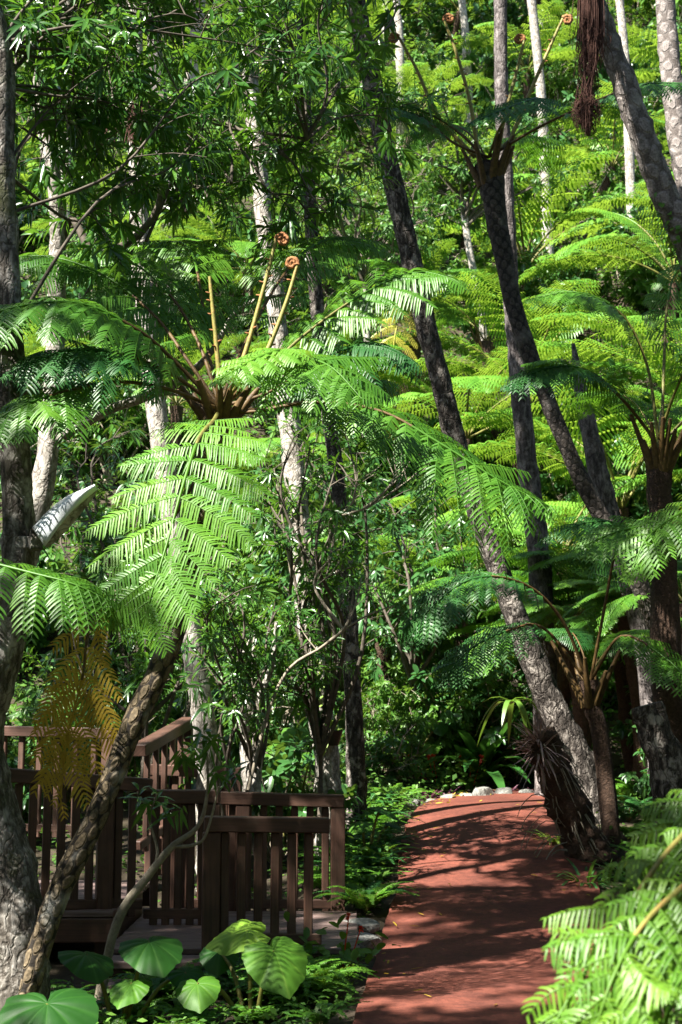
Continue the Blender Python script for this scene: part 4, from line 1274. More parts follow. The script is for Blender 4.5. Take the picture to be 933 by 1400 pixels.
extra_frond(tall, [(668, 215, 15), (735, 175, 14.6), (800, 145, 14.4), (880, 115, 14.2), (970, 120, 14.0), (1040, 150, 13.9)], (0, -0.5, 1), 0.42, 20, 201)
extra_frond(tall, [(668, 215, 15), (690, 165, 14.5), (735, 135, 14.1), (700, 145, 13.5), (640, 170, 13.1)], (0, -0.6, 1), 0.38, 17, 202, ('stalk', 'fern_dark'))
extra_frond(tall, [(668, 215, 15), (620, 195, 14.8), (575, 160, 14.6), (520, 150, 14.4), (470, 175, 14.3)], (0, -0.5, 1), 0.40, 18, 203)
for k, q in enumerate([[(655, 215, 15), (643, 140, 15), (625, 75, 15), (608, 28, 15)], [(680, 215, 15), (690, 160, 15), (706, 100, 15), (717, 55, 15)], [(688, 215, 15), (715, 150, 15), (745, 80, 15), (770, 25, 15)], [(650, 215, 15), (600, 160, 15), (570, 95, 15), (545, 50, 15)]]):
    fiddlehead(tall, [P(*c) for c in q], 0.026, 60 + k, 0.055, side=(-1) ** k)

rf = fern_tree('tree fern at right with a brown trunk and glossy stalks spreading like a vase',
               [base_on_ground(P(915, 960, 13.2)), P(908, 800, 13.2), P(903, 700, 13.2), P(900, 615, 13.2)], [0.16, 0.13, 0.115, 0.13], ['mid0', 'mid1', 'mid2', 'light0'], [-20, 30, 75, 110, 215], 0.9, 'fibre', seed=102, nst=14)
extra_frond(rf, [(895, 600, 13.2), (850, 545, 12.9), (800, 505, 12.6), (745, 505, 12.4), (690, 530, 12.2)], (0, -0.5, 1), 0.40, 18, 211)
extra_frond(rf, [(900, 600, 13.2), (885, 500, 13.2), (850, 430, 13.1), (790, 400, 13.0), (720, 410, 12.9)], (0, -0.5, 1), 0.42, 19, 212, ('stalk', 'fern'))
extra_frond(rf, [(905, 600, 13.2), (908, 500, 13.4), (912, 420, 13.6), (925, 370, 13.9), (945, 360, 14.2)], (0, -0.6, 1), 0.3, 16, 213, ('stalk', 'fern'))
extra_frond(rf, [(900, 600, 13.2), (930, 520, 12.8), (960, 470, 12.4), (1000, 470, 12.0)], (0, -0.6, 1), 0.4, 16, 214, ('stalk', 'fern'))
sf = fern_tree('young tree fern in the shade right of the leaning trunk, dark stalks splayed',
               [base_on_ground(P(836, 1060, 13.6)), P(822, 1010, 13.6), P(810, 965, 13.6), P(806, 930, 13.6)], [0.09, 0.085, 0.08, 0.09], ['dark0', 'mid1'], [40, 100], 0.6, 'fibre', seed=103, nst=10)
extra_frond(sf, [(804, 930, 13.6), (770, 850, 13.4), (720, 800, 13.2), (650, 790, 13.0), (590, 830, 12.9), (555, 880, 12.9)], (0, -0.6, 1), 0.44, 18, 221)
extra_frond(sf, [(808, 930, 13.6), (825, 840, 13.4), (838, 770, 13.2), (850, 720, 13.0), (800, 715, 12.4), (735, 745, 11.9)], (0, -0.6, 1), 0.40, 17, 222)
extra_frond(sf, [(808, 930, 13.6), (850, 870, 13.2), (910, 900, 12.8), (960, 950, 12.5)], (0, -0.6, 1), 0.30, 14, 223, ('stalk_brown', 'fern'))
extra_frond(sf, [(802, 930, 13.6), (745, 860, 13.5), (700, 860, 13.3), (640, 890, 13.2), (600, 940, 13.1)], (0, -0.6, 1), 0.36, 14, 224)
# tree fern whose trunk stands outside the right edge
of = fern_tree('tree fern just outside the right edge with shaded fronds reaching in at mid height',
               [base_on_ground(P(1100, 1000, 12.0)), P(1085, 880, 12.0), P(1075, 770, 12.0)], [0.15, 0.12, 0.12], ['mid0', 'mid1'], [0, 60, 120], 0.9, 'fibre', seed=104)
extra_frond(of, [(1075, 770, 12), (1000, 720, 11.8), (930, 715, 11.6), (850, 725, 11.4), (780, 755, 11.3)], (0, -0.6, 1), 0.40, 19, 231, ('stalk', 'fern'))
extra_frond(of, [(1075, 770, 12), (1020, 700, 11.6), (960, 690, 11.3), (890, 730, 11.0), (860, 790, 10.9)], (0, -0.6, 1), 0.34, 17, 232, ('stalk', 'fern_light'))
fern_tree('small tree fern with an orange brown crown in the gap left of the curved trunk',
          [base_on_ground(P(672, 600, 29)), P(666, 540, 29), P(664, 468, 29)], [0.17, 0.15, 0.17], ['mid0', 'mid2', 'light0'], [-30, 45, 120, 190, 250], 1.1, 'fibre', seed=105)
fern_tree('tree fern with a yellowing frond behind the arching frond',
          [base_on_ground(P(560, 600, 28)), P(566, 520, 28), P(570, 420, 28)], [0.15, 0.13, 0.13], ['light0', 'mid1', 'light2'], [-60, 20, 90, 160, 230], 0.85, 'fibre', seed=106)
yf = bpy.data.objects[[o.name for o in bpy.data.objects if o.get('label', '').startswith('tree fern with a yellowing')][0]]
o = extra_frond(yf, [(570, 420, 28), (555, 420, 27.6), (540, 460, 27.3), (535, 540, 27.2), (535, 600, 27.2)], (0, -1, 0.2), 0.6, 13, 241, ('stalk', 'yellow'), stipe=0.2)
o['label'] = 'yellowed hanging frond'

# sunlit tree ferns on the hillside: foot position in the photo, distance, trunk height, frond scale
spots = [(830, 330, 24, 1.6, 1.25), (900, 400, 20, 1.5, 1.05), (760, 450, 23, 1.5, 1.0), (640, 430, 27, 2.0, 1.1), (560, 330, 31, 2.2, 1.1), (480, 420, 28, 2.0, 1.05), (900, 230, 30, 2.0, 1.2), (720, 230, 33, 2.0, 1.2), (820, 150, 38, 2.2, 1.3),
         (640, 200, 38, 2.2, 1.2), (930, 120, 42, 2.2, 1.3), (720, 110, 46, 2.4, 1.4), (560, 200, 43, 2.4, 1.3), (440, 300, 35, 2.2, 1.2), (330, 400, 32, 2.0, 1.1), (250, 320, 36, 2.2, 1.2), (150, 420, 31, 2.2, 1.1),
         (60, 330, 37, 2.2, 1.2), (350, 200, 44, 2.4, 1.3), (180, 200, 46, 2.4, 1.3), (480, 130, 50, 2.4, 1.4), (850, 60, 52, 2.4, 1.5), (20, 500, 27, 2.0, 1.0), (240, 500, 26, 2.0, 1.0), (420, 540, 25, 2.0, 0.95), (760, 580, 19.5, 1.0, 0.8),
         (860, 520, 18.5, 1.2, 0.85), (940, 560, 17.5, 1.3, 0.9), (700, 340, 28, 1.6, 1.1), (940, 300, 25, 1.6, 1.2), (620, 60, 55, 2.4, 1.4), (380, 60, 56, 2.4, 1.4), (100, 80, 54, 2.4, 1.4), (620, 640, 21.5, 0.7, 0.7), (540, 720, 21, 0.5, 0.6),
         (870, 690, 17, 0.8, 0.7), (760, 690, 18.5, 0.8, 0.7), (930, 770, 15.8, 0.7, 0.65), (770, 800, 17.2, 0.6, 0.6)]
gg = random.Random(21)
for k, (px, py, D, h, s) in enumerate(spots):
    if px > 600 and 18 < D < 36:
        s *= 1.5
    q = P(px, py, D)
    b = np.array([q[0], q[1], gz(q[0], q[1]) - 0.15])
    kinds = ['far0', 'far1'] if D > 32 else (['light0', 'light1', 'light2', 'light3'] if D > 19 else ['mid0', 'mid1', 'mid3', 'light1'])
    n = 9 if D > 32 else 10
    a0 = gg.uniform(0, 360)
    h = max(h, min(2.2, q[2] - b[2]))
    fern_tree('sunlit tree fern with arching pale green fronds growing on the hillside', [b, b + np.array([gg.uniform(-.2, .2), -0.1, h * 0.5]), b + np.array([gg.uniform(-.3, .3), -0.2, h])], [0.15, 0.12, 0.12], kinds,
              [a0 + i * 360 / n for i in range(n)], s, 'fibre', 'tree ferns on the hillside', seed=400 + k, nst=0, tilt=(-8, 14))


# ------------------------------------------------------------------ small things near the path
def taro_leaf_mesh(L, W, seed, wave=0.05, mat='nest'):
    """heart-shaped blade: stalk joins at the origin, tip along +X, face up"""
    g = np.random.default_rng(seed)
    n, m = 108, 12
    th = np.linspace(-math.pi, math.pi, n, endpoint=False)
    r = np.interp(np.degrees(np.abs(th)), [0, 6, 16, 32, 60, 95, 128, 150, 165, 174, 180], [1.06, 0.99, 0.90, 0.80, 0.70, 0.63, 0.62, 0.58, 0.46, 0.25, 0.16])
    r *= 1 + 0.018 * np.sin(th * 11 + seed) + 0.012 * np.sin(th * 23 + 2 * seed)
    rad = np.linspace(0.0, 1, m + 1)[1:]
    v = [[0, 0, 0]]
    var = [0.8]
    for k in rad:
        for i in range(n):
            x = math.cos(th[i]) * r[i] * k * L
            y = math.sin(th[i]) * r[i] * k * W
            vein = 0.5 + 0.5 * math.cos(th[i] * 10)
            z = 0.10 * L * k - 0.26 * L * k ** 2 * (0.7 + 0.5 * abs(math.cos(th[i]))) + wave * L * 0.5 * math.sin(th[i] * 5 + seed) * k ** 2 - 0.035 * L * vein ** 3 * min(k, 0.9 - 0.3 * k)
            v.append([x, y, z]); var.append(0.2 + 0.75 * vein ** 24 + 0.12 * math.sin(k * 22 + abs(th[i]) * 5) ** 2)
    q, t = [], []
    for i in range(n):
        t.append([0, 1 + i, 1 + (i + 1) % n])
    for k in range(m - 1):
        for i in range(n):
            a = 1 + k * n + i; b = 1 + k * n + (i + 1) % n
            q.append([a, a + n, b + n, b])
    mb = MB()
    mb.add(v, quads=q, tris=t, var=var)
    return mb


TARO = [taro_leaf_mesh(0.34, 0.36, k).mesh('taro_blade%d' % k, [leaf_mat('taro_leaf%d' % k, c0, c1, c2, trans=0.3, tcol=(0.15, 0.35, 0.03), rough=0.48, spec=0.22, nscale=6)])
        for k, (c0, c1, c2) in enumerate([((0.010, 0.05, 0.008), (0.022, 0.085, 0.012), (0.06, 0.15, 0.03)), ((0.035, 0.11, 0.012), (0.07, 0.17, 0.016), (0.14, 0.25, 0.04)), ((0.10, 0.21, 0.02), (0.16, 0.28, 0.03), (0.24, 0.36, 0.06))])]


def taro(label, foot, blades, group=None):
    b = base_on_ground(foot, 0.03)
    root = thing('taro_plant', label, 'plant', b, group)
    for (pt, size, az, pitch, roll, kind) in blades:
        o = link('leaf', TARO[kind], root)
        loc = np.asarray(pt) - b
        o.location = Vector([float(c) for c in loc])
        o.rotation_euler = (math.radians(roll), math.radians(pitch), math.radians(az))
        o.scale = (size * (0.62 if pt[1] > 12 else 0.84) / 0.5,) * 3
        mb = MB()
        foot_l = np.array([loc[0] * 0.15, loc[1] * 0.15, 0])
        mid = (foot_l + loc) / 2 + UP * 0.08
        tube(mb, [foot_l, mid, loc], [0.016, 0.012, 0.008], 7, res=14)
        mb.build('stalk', [M['stalk']], root)
    return root


# blades: joint point, length, azimuth the tip points to, pitch (tip down), roll
taro('taro plant with dull green sunlit-edged leaves beside the leaning fern trunk', P(165, 1390, 8.4), [(P(205, 1288, 8.3), 0.46, -65, 22, 5, 0), (P(118, 1305, 8.4), 0.42, -60, 18, -8, 0), (P(255, 1330, 8.5), 0.3, -40, 30, 8, 0), (P(180, 1345, 8.2), 0.3, -110, 25, 0, 1)])
taro('taro plant with a bright yellow green leaf in front of the short railing', P(345, 1400, 8.4), [(P(375, 1300, 8.3), 0.48, -62, 40, 8, 1), (P(338, 1272, 8.45), 0.42, -170, 12, -22, 2), (P(300, 1300, 8.7), 0.3, -90, 30, 0, 0), (P(270, 1345, 8.2), 0.32, -80, 30, 10, 1)])
taro('very large dark taro leaf at the bottom left corner', P(60, 1420, 7.2), [(P(65, 1372, 7.15), 0.62, -80, 30, 5, 0)])
taro('broad taro leaf overhanging the left path edge in mid distance', P(500, 1140, 13.2), [(P(520, 1105, 13.2), 0.5, -20, 18, -5, 0), (P(495, 1125, 13.0), 0.4, -120, 20, 0, 1), (P(535, 1125, 13.4), 0.3, -40, 15, 0, 0)])
taro('pale taro plant under the black pot on the orchid trunk', P(395, 1080, 13.9), [(P(405, 1000, 13.9), 0.5, -80, 40, 0, 1), (P(425, 1030, 13.8), 0.4, -60, 30, 0, 1), (P(378, 1020, 14.0), 0.4, -130, 35, 0, 1)])
taro('sunlit taro plant among the plants behind the path bend', P(545, 1075, 18.6), [(P(555, 1010, 18.6), 0.5, -70, 40, 0, 1), (P(590, 1020, 18.9), 0.42, -100, 35, 0, 1), (P(530, 1030, 18.4), 0.4, -40, 30, 0, 2), (P(600, 990, 19.0), 0.45, -80, 40, 0, 0)])


def rock_mesh(seed, flat=0.7):
    import bmesh
    bm = bmesh.new()
    bmesh.ops.create_icosphere(bm, subdivisions=3, radius=0.5)
    g = np.random.default_rng(seed)
    planes = [(unit(g.normal(size=3)), g.uniform(0.28, 0.42)) for _ in range(9)]
    from mathutils import noise
    for v in bm.verts:
        p = np.array(v.co)
        for nrm, d in planes:
            e = float(p @ nrm) - d
            if e > 0:
                p = p - nrm * e * 0.9
        p = p * (1 + 0.06 * noise.noise(Vector(p * 5 + seed)))
        p[2] *= flat
        v.co = p
    me = bpy.data.meshes.new('rock')
    bm.to_mesh(me); bm.free()
    me.materials.append(M['rock'])
    return me


ROCKS = [rock_mesh(k, 0.6 + 0.1 * (k % 3)) for k in range(5)]
for k, (px, py, D, s, lab) in enumerate([(491, 1268, 10.9, 0.30, 'pale squared rock at the left path edge behind the flat slab'), (487, 1300, 10.3, 0.42, 'flat grey stone slab beside the path in front of the squared rock'),
                                         (566, 1090, 16.5, 0.22, 'small round pale rock where the path begins to bend, nearest of the kerb row'), (590, 1086, 16.9, 0.22, 'mottled low rock in the kerb row just beyond the small round one'),
                                         (612, 1080, 17.2, 0.32, 'angular pale rock in the kerb row left of the dark pointed stone'), (640, 1075, 17.6, 0.36, 'sunlit block shaped rock in the kerb row behind the bend'),
                                         (661, 1068, 17.6, 0.42, 'dark pointed stone standing in the kerb row'), (690, 1072, 18.0, 0.42, 'long white sunlit rock right of the dark pointed stone'), (720, 1072, 18.2, 0.4, 'white rock under the purple leaved plants'),
                                         (746, 1070, 18.4, 0.36, 'white rock at the end of the kerb row behind the leaning dead trunk')]):
    q = P(px, py, D)
    o = link('rock', ROCKS[k % 5])
    z = gz(q[0], q[1])
    s = s * (0.62 if k > 1 else 0.9)
    o.location = (float(q[0]), float(q[1]), z + s * 0.2)
    o.scale = (s * 1.2, s, s * (1.5 if k == 6 else 0.55 if k == 1 else 1.0))
    o.rotation_euler = (0, 0, k * 1.7)
    tag(o, lab, 'rock', 'rocks along the path edge')

# dead leaning trunk wrapped in roots, with an air plant on top
dead_pts = [base_on_ground(P(828, 1212, 13.0), 0.15), P(815, 1180, 13.0), P(795, 1140, 13.0), P(772, 1085, 12.95), P(754, 1040, 12.9), P(738, 1000, 12.9)]
dt = thing('dead_trunk', 'broken dark trunk matted with dry roots leaning over the right path edge', 'trunk', dead_pts[0])
mb = MB()
tube(mb, dead_pts, [0.25, 0.21, 0.17, 0.16, 0.165, 0.13], 16, res=40, rough=0.13, seed=8)
part(mb, 'trunk', [M['fibre']], dt)
mb = MB()
g = np.random.default_rng(88)
c_ = spline(dead_pts, 60)
for k in range(170):
    i = g.integers(2, 55)
    b = c_[i]
    a = g.uniform(0, 6.28)
    d = np.array([math.cos(a), math.sin(a), 0.0])
    p0 = b + d * 0.16
    l = g.uniform(0.06, 0.3)
    ax = unit(c_[max(0, i - 3)] - c_[i])
    tube(mb, [p0, p0 + d * g.uniform(0.01, 0.05) + ax * l * 0.5, p0 + ax * l + d * g.uniform(-0.02, 0.07)], [0.007, 0.003], 4, res=5, caps=False)
for k in range(9):
    b = c_[g.integers(14, 34)] + np.array([-0.15, -0.05, 0])
    d = np.array([-1, g.normal() * 0.3, g.normal() * 0.3])
    tube(mb, [b, b + d * 0.15 + UP * 0.04, b + d * 0.28 - UP * 0.08, b + d * 0.33 - UP * 0.2], [0.006, 0.003], 4, res=8, caps=False)
part(mb, 'root', [M['twig']], dt)
ap = thing('air_plant', 'spiky dry pinkish air plant sitting on top of the broken root matted trunk', 'air plant', dead_pts[-1])
mb = MB()
n = 95
d = unit(g.normal(size=(n, 3)) * np.array([1.1, 0.8, 0.9]) + np.array([-0.3, -0.4, 0.35]))
leaves(mb, np.tile(P(738, 1010, 12.85), (n, 1)) + d * 0.05 - UP * g.uniform(0, 0.16, n)[:, None], d, UP + d * 0.1, g.uniform(0.16, 0.36, n), g.uniform(0.011, 0.022, n), 'strap', g.uniform(0.0, 0.5, n), 0.3)
part(mb, 'rosette', [M['dry']], ap)

# sawn stump at the right
st = thing('stump', 'sawn off dark stump leaning left among ferns at the right', 'stump', base_on_ground(P(925, 1095, 12.4)))
mb = MB()
tube(mb, [base_on_ground(P(925, 1095, 12.4), 0.2), P(915, 1060, 12.4), P(898, 1010, 12.4), P(884, 964, 12.4)], [0.2, 0.17, 0.15, 0.145], 18, res=20, rough=0.05, seed=5)
part(mb, 'trunk', [M['bark_dark']], st)

# hanging root mass at the top
hp = P(806, 178, 11.2)
hr = thing('hanging_roots', 'mass of reddish brown aerial roots hanging from the top beside the pale mottled trunk', 'roots', P(808, -60, 11.3))
mb = MB()
g = np.random.default_rng(66)
for k in range(420):
    x = 808 + g.normal() * 6.5
    ln = g.choice([50, 85, 160]) * g.uniform(0.4, 1.1)
    y1 = 15 + ln
    D = 11.3 + g.normal() * 0.06
    x1 = x + g.normal() * 5 if y1 < 110 else 803 + g.normal() * 6
    tube(mb, [P(x, -60, D), P(x + g.normal() * 3, y1 * 0.4, D), P(x1 + g.normal() * 3, y1 * 0.75, D), P(x1 + g.normal() * 5, y1, D)], [0.005, 0.0035, 0.0015], 3, res=12, caps=False)
tube(mb, [P(806, -60, 11.3), P(812, 60, 11.3), P(806, 120, 11.3), P(802, 160, 11.3), P(806, 185, 11.3)], [0.035, 0.028, 0.024, 0.045, 0.012], 8, res=40, rough=0.3, seed=3)
for k in range(200):
    d = unit(g.normal(size=3))
    c = P(802, 150, 11.3) + d * np.array([0.06, 0.06, 0.1])
    tube(mb, [c, c + d * 0.05 + g.normal(size=3) * 0.03, c + d * 0.05 - UP * 0.09], [0.004, 0.002], 3, res=4, caps=False)
part(mb, 'root', [M['red_root']], hr)
mb = MB()
tube(mb, [P(700, -90, 11.3), P(780, -68, 11.3), P(840, -55, 11.5), P(880, -75, 11.7)], [0.05, 0.06, 0.05, 0.03], 8, res=16, rough=0.06)
part(mb, 'branch', [M['bark_dark']], hr)
hb = thing('hanging_roots', 'dark wisps of aerial roots hanging inside the upper left foliage', 'roots', P(180, 125, 9.7))
mb = MB()
for k in range(60):
    x = g.choice([140, 160, 178, 190]) + g.normal() * 4
    y1 = g.uniform(165, 205)
    tube(mb, [P(x, 125, 9.7), P(x + 1, (125 + y1) / 2, 9.7), P(x + g.normal() * 4, y1, 9.7)], [0.006, 0.003], 4, res=8, caps=False)
part(mb, 'root', [M['red_root']], hb)

# white curved hood on the left trunk
wh = thing('lamp_hood', 'white curved metal hood fixed to the thick mottled trunk at left', 'lamp', P(55, 735, 7.95))
mb = MB()
n, m = 14, 8
A0, A1 = P(46, 722, 7.95), P(132, 668, 7.75)
B0, B1 = P(62, 747, 7.85), P(124, 690, 7.65)
V = []
for i in range(n + 1):
    t = i / n
    top = A0 * (1 - t) + A1 * t + UP * 0.055 * math.sin(math.pi * t) ** 1.0
    bot = B0 * (1 - t) + B1 * t + UP * (0.05 * math.sin(math.pi * t) - 0.02 * t)
    bot = bot * (1 - t ** 3) + top * t ** 3
    for j in range(m + 1):
        s = j / m
        V.append(top * (1 - s) + bot * s + np.array([0, -0.05, 0.01]) * math.sin(math.pi * s))
i, j = np.meshgrid(np.arange(n), np.arange(m), indexing='ij')
b = (i * (m + 1) + j).ravel()
mb.add(V, quads=np.stack([b, b + m + 1, b + m + 2, b + 1], 1))
o = part(mb, 'shell', [M['white']], wh)
sm = o.modifiers.new('thickness', 'SOLIDIFY'); sm.thickness = 0.008
mb = MB()
box(mb, P(50, 738, 7.98), (0.07, 0.10, 0.12), rz=0.3)
box(mb, P(38, 742, 8.03), (0.14, 0.05, 0.07), rz=0.1)
part(mb, 'bracket', [M['bark_grey']], wh, True)
mb = MB()
V = []
for i in range(n + 1):
    t = i / n
    bot = B0 * (1 - t) + B1 * t + UP * (0.05 * math.sin(math.pi * t) - 0.02 * t)
    bot = bot * (1 - t ** 3) + (A0 * (1 - t) + A1 * t + UP * 0.055 * math.sin(math.pi * t)) * t ** 3 + np.array([0, 0.004, 0])
    for j in range(3):
        V.append(bot + (np.array([0.012, 0.07, -0.04]) * math.sin(math.pi * min(1, t * 0.95 + 0.02)) ** 0.6) * j / 2)
i, j = np.meshgrid(np.arange(n), np.arange(2), indexing='ij')
b = (i * 3 + j).ravel()
mb.add(V, quads=np.stack([b, b + 3, b + 4, b + 1], 1))
o = part(mb, 'underside', [M['bark_pale']], wh)

# orchid and pot on the pale trunk
g = np.random.default_rng(15)
oc = thing('orchid', 'light green strap leaved orchid growing on the pale trunk above the black pot', 'orchid', P(430, 975, 13.25))
mb = MB()
stem = spline([P(430, 978, 13.25), P(434, 945, 13.22), P(440, 905, 13.2)], 12)
tube(mb, stem, [0.012, 0.01], 6, res=12, smooth_path=False)
part(mb, 'stem', [M['orchid']], oc)
mb = MB()
pp, dd, ll = [], [], []
for k in range(12):
    s = 1 if k % 2 else -1
    pp.append(stem[k]); dd.append([s * (0.8 if s > 0 else 0.5), -0.2 * s, 0.75]); ll.append(0.2 + 0.02 * k * (1 - k / 14))
leaves(mb, pp, np.array(dd), UP + np.array([0, -0.6, 0]), ll, 0.03, 'strap', 0.25, 0.4)
part(mb, 'leaf', [M['orchid']], oc)
mb = MB()
for k in range(9):
    b = P(428, 975, 13.22)
    d = np.array([-0.5 - 0.5 * g.uniform(), -0.3 * g.uniform(), 0.2])
    l = g.uniform(0.12, 0.3)
    tube(mb, [b, b + d * l, b + d * l * 1.5 - UP * l * 0.3, b + d * l * 1.7 - UP * l], [0.007, 0.004], 5, res=10, caps=False)
part(mb, 'root', [M['twig']], oc)
pot = thing('plant_pot', 'black plastic pot strapped to the pale trunk below the orchid', 'pot', P(455, 1015, 13.2))
mb = MB()
c = P(452, 1000, 13.2)
tube(mb, [c - UP * 0.13, c - UP * 0.125, c, c + UP * 0.012, c + UP * 0.012, c - UP * 0.03], [0.06, 0.075, 0.115, 0.125, 0.108, 0.1], 18, res=6, smooth_path=False)
part(mb, 'body', [M['pot']], pot)
mb = MB()
n = 16
leaves(mb, np.tile(c, (n, 1)) + g.normal(size=(n, 3)) * 0.04, unit(g.normal(size=(n, 3)) + UP), UP + 0.3, g.uniform(0.1, 0.2, n), 0.05, 'oval', 0.3, 0.2)
part(mb, 'foliage', [M['orchid']], pot)


# bird's nest fern and straps
def strap_plant(name, label, cat, foot, n, L, W, mat, seed, up=0.9, droop=(0.3, 0.9), shape='strap', group=None, z=None, spread=1.0):
    b = base_on_ground(foot, 0.02) if z is None else np.asarray(foot)
    g = np.random.default_rng(seed)
    mb = MB()
    a = np.arange(n) * 2.4 + g.normal(size=n) * 0.2
    e = g.uniform(0.25, 1.0, n) * up
    d = np.stack([np.cos(a) * spread, np.sin(a) * spread, e * 1.3 + 0.15], 1)
    leaves(mb, g.normal(size=(n, 3)) * 0.02 * L, d, UP - unit(d) * 0.2, L * g.uniform(0.6, 1.1, n), W, shape, g.uniform(*droop, n), 0.3)
    o = mb.build(name, [M[mat]])
    o.location = Vector([float(c) for c in b])
    return tag(o, label, cat, group)


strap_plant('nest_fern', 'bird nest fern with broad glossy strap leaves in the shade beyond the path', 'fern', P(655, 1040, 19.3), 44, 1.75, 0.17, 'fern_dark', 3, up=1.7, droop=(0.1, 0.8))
strap_plant('nest_fern', 'sunlit drooping strap fern beside the air plant', 'fern', P(700, 960, 15.8), 12, 0.6, 0.06, 'nest', 4, z=1, up=0.5, droop=(0.8, 1.6))
for k, (px, py, D, lab) in enumerate([(725, 1055, 18.3, 'purple striped spiky plant on the white kerb rocks'), (610, 1068, 17.8, 'purplish low plant behind the angular pale rock'), (585, 1072, 17.5, 'small purplish plant left of the angular pale rock'), (690, 1055, 18.6, 'silvery purple plant between white rock and dark pointed stone')]):
    strap_plant('purple_plant', lab, 'plant', P(px, py, D), 22, 0.3, 0.035, 'purple', 20 + k, droop=(0.1, 0.5))
for k, (px, py, D, lab) in enumerate([(850, 1150, 12.6, 'grassy dark strap plant right of the broken trunk'), (880, 1110, 12.2, 'grey green strap plant below the sawn stump'), (760, 1120, 13.6, 'light green strap plant leaning over the path beside the broken trunk'), (800, 1215, 12.2, 'low dark strap plant at the foot of the broken trunk'), (905, 1150, 11.2, 'fine leaved strap plant under the sawn stump')]):
    strap_plant('strap_plant', lab, 'plant', P(px, py, D), 34, 0.62, 0.028, 'shrub_dark' if k != 2 else 'orchid', 30 + k, droop=(0.3, 1.0))

# red flowers
for k, (px, py, D, lab) in enumerate([(602, 1050, 18.8, 'red flowering plant left of the orange one behind the path bend'), (640, 1048, 19.0, 'orange red flowering plant behind the dark pointed stone'), (462, 1335, 9.5, 'tiny red flowers on a leafy plant by the flat stone slab')]):
    b = base_on_ground(P(px, py, D), 0.02)
    root = thing('flowering_plant', lab, 'plant', b)
    g = np.random.default_rng(140 + k)
    n = 60
    mb = MB()
    p = g.normal(size=(n, 3)) * np.array([0.16, 0.14, 0.07]) + UP * 0.17
    leaves(mb, p, unit(g.normal(size=(n, 3)) + UP * 0.4), UP + g.normal(size=(n, 3)) * 0.5, 0.1, 0.05, 'oval', 0.2, 0.2)
    mb.build('foliage', [M['shrub']], root)
    for z in range(3 if k < 2 else 2):
        mb = MB()
        c = np.array([g.normal() * 0.12, -0.12, 0.32 + g.uniform(0, 0.1)])
        q = 12
        leaves(mb, np.tile(c, (q, 1)), unit(g.normal(size=(q, 3)) + np.array([0, -0.5, 0.4])), UP, 0.065 if k < 2 else 0.03, 0.04 if k < 2 else 0.02, 'oval', 0.1, 0.2)
        tube(mb, [[c[0] * 0.4, 0, 0.05], c], [0.005, 0.004], 4, res=4, mat=0)
        mb.build('flower', [M['red']], root)


# ------------------------------------------------------------------ ground ferns, shrubs, hillside trees (repeats)
def ground_fern_mesh(seed, n=11, L=0.55, mats=('stalk', 'fern')):
    g = np.random.default_rng(seed)
    mb = MB()
    for k in range(n):
        a = k * 2.4 + g.normal() * 0.2
        arc = arc_frond(L * g.uniform(0.7, 1.15), g.uniform(45, 75), g.uniform(-40, -5), 0, 5)
        ca, sa = math.cos(a), math.sin(a)
        pts = [np.array([p[0] * ca - p[1] * sa, p[0] * sa + p[1] * ca, p[2]]) for p in arc]
        frond(mb, pts, (-ca * 0.3, -sa * 0.3, 1), L * 0.17, 17, 0.016, 0.026, 0.015, stipe=0.12, droop=0.15, r0=0.004, shape='pinlow', seed=seed * 50 + k, prof='tri', ribs=False)
    return mb.mesh('ground_fern', [M[m] for m in mats])


GF = [ground_fern_mesh(1), ground_fern_mesh(2, 9, 0.5), ground_fern_mesh(3, 12, 0.6, ('stalk', 'fern_light')), ground_fern_mesh(4, 10, 0.55, ('stalk_brown', 'fern_dark'))]


def bush_mesh(seed, R, H, n, llen, lwid, mat, shape='oval', nl=8):
    g = np.random.default_rng(seed)
    lb, wb = MB(), MB()
    ends = [[R * math.cos(a) * r, R * math.sin(a) * r, H * h] for a, r, h in zip(np.arange(n) * 2.4, np.sqrt(g.uniform(0.1, 1, n)), g.uniform(0.3, 1, n))]
    limbs(lb, wb, np.array([0, 0, 0.0]), ends, 6, 0.28, nl, llen, lwid, seed, 0.018, shape, tmin=0.4)
    return lb.mesh('foliage', [M[mat]]), wb.mesh('stems', [M['twig']])


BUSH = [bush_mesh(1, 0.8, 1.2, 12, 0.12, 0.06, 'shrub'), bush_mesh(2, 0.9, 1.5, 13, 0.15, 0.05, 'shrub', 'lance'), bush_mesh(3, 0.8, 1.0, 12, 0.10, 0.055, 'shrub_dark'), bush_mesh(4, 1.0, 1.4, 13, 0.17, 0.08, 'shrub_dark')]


def bush(label, x, y, kind, s, rz, group=None, z=None):
    root = thing('shrub', label, 'shrub', (x, y, gz(x, y) - 0.05 if z is None else z), group)
    root.rotation_euler.z = rz
    root.scale = (s, s, s)
    f = link('foliage', BUSH[kind][0], root)
    link('stems', BUSH[kind][1], root)
    return root


g = np.random.default_rng(404)


def path_dist(x, y):
    return float(np.sqrt(((PATH_C - np.array([x, y])) ** 2).sum(1)).min())


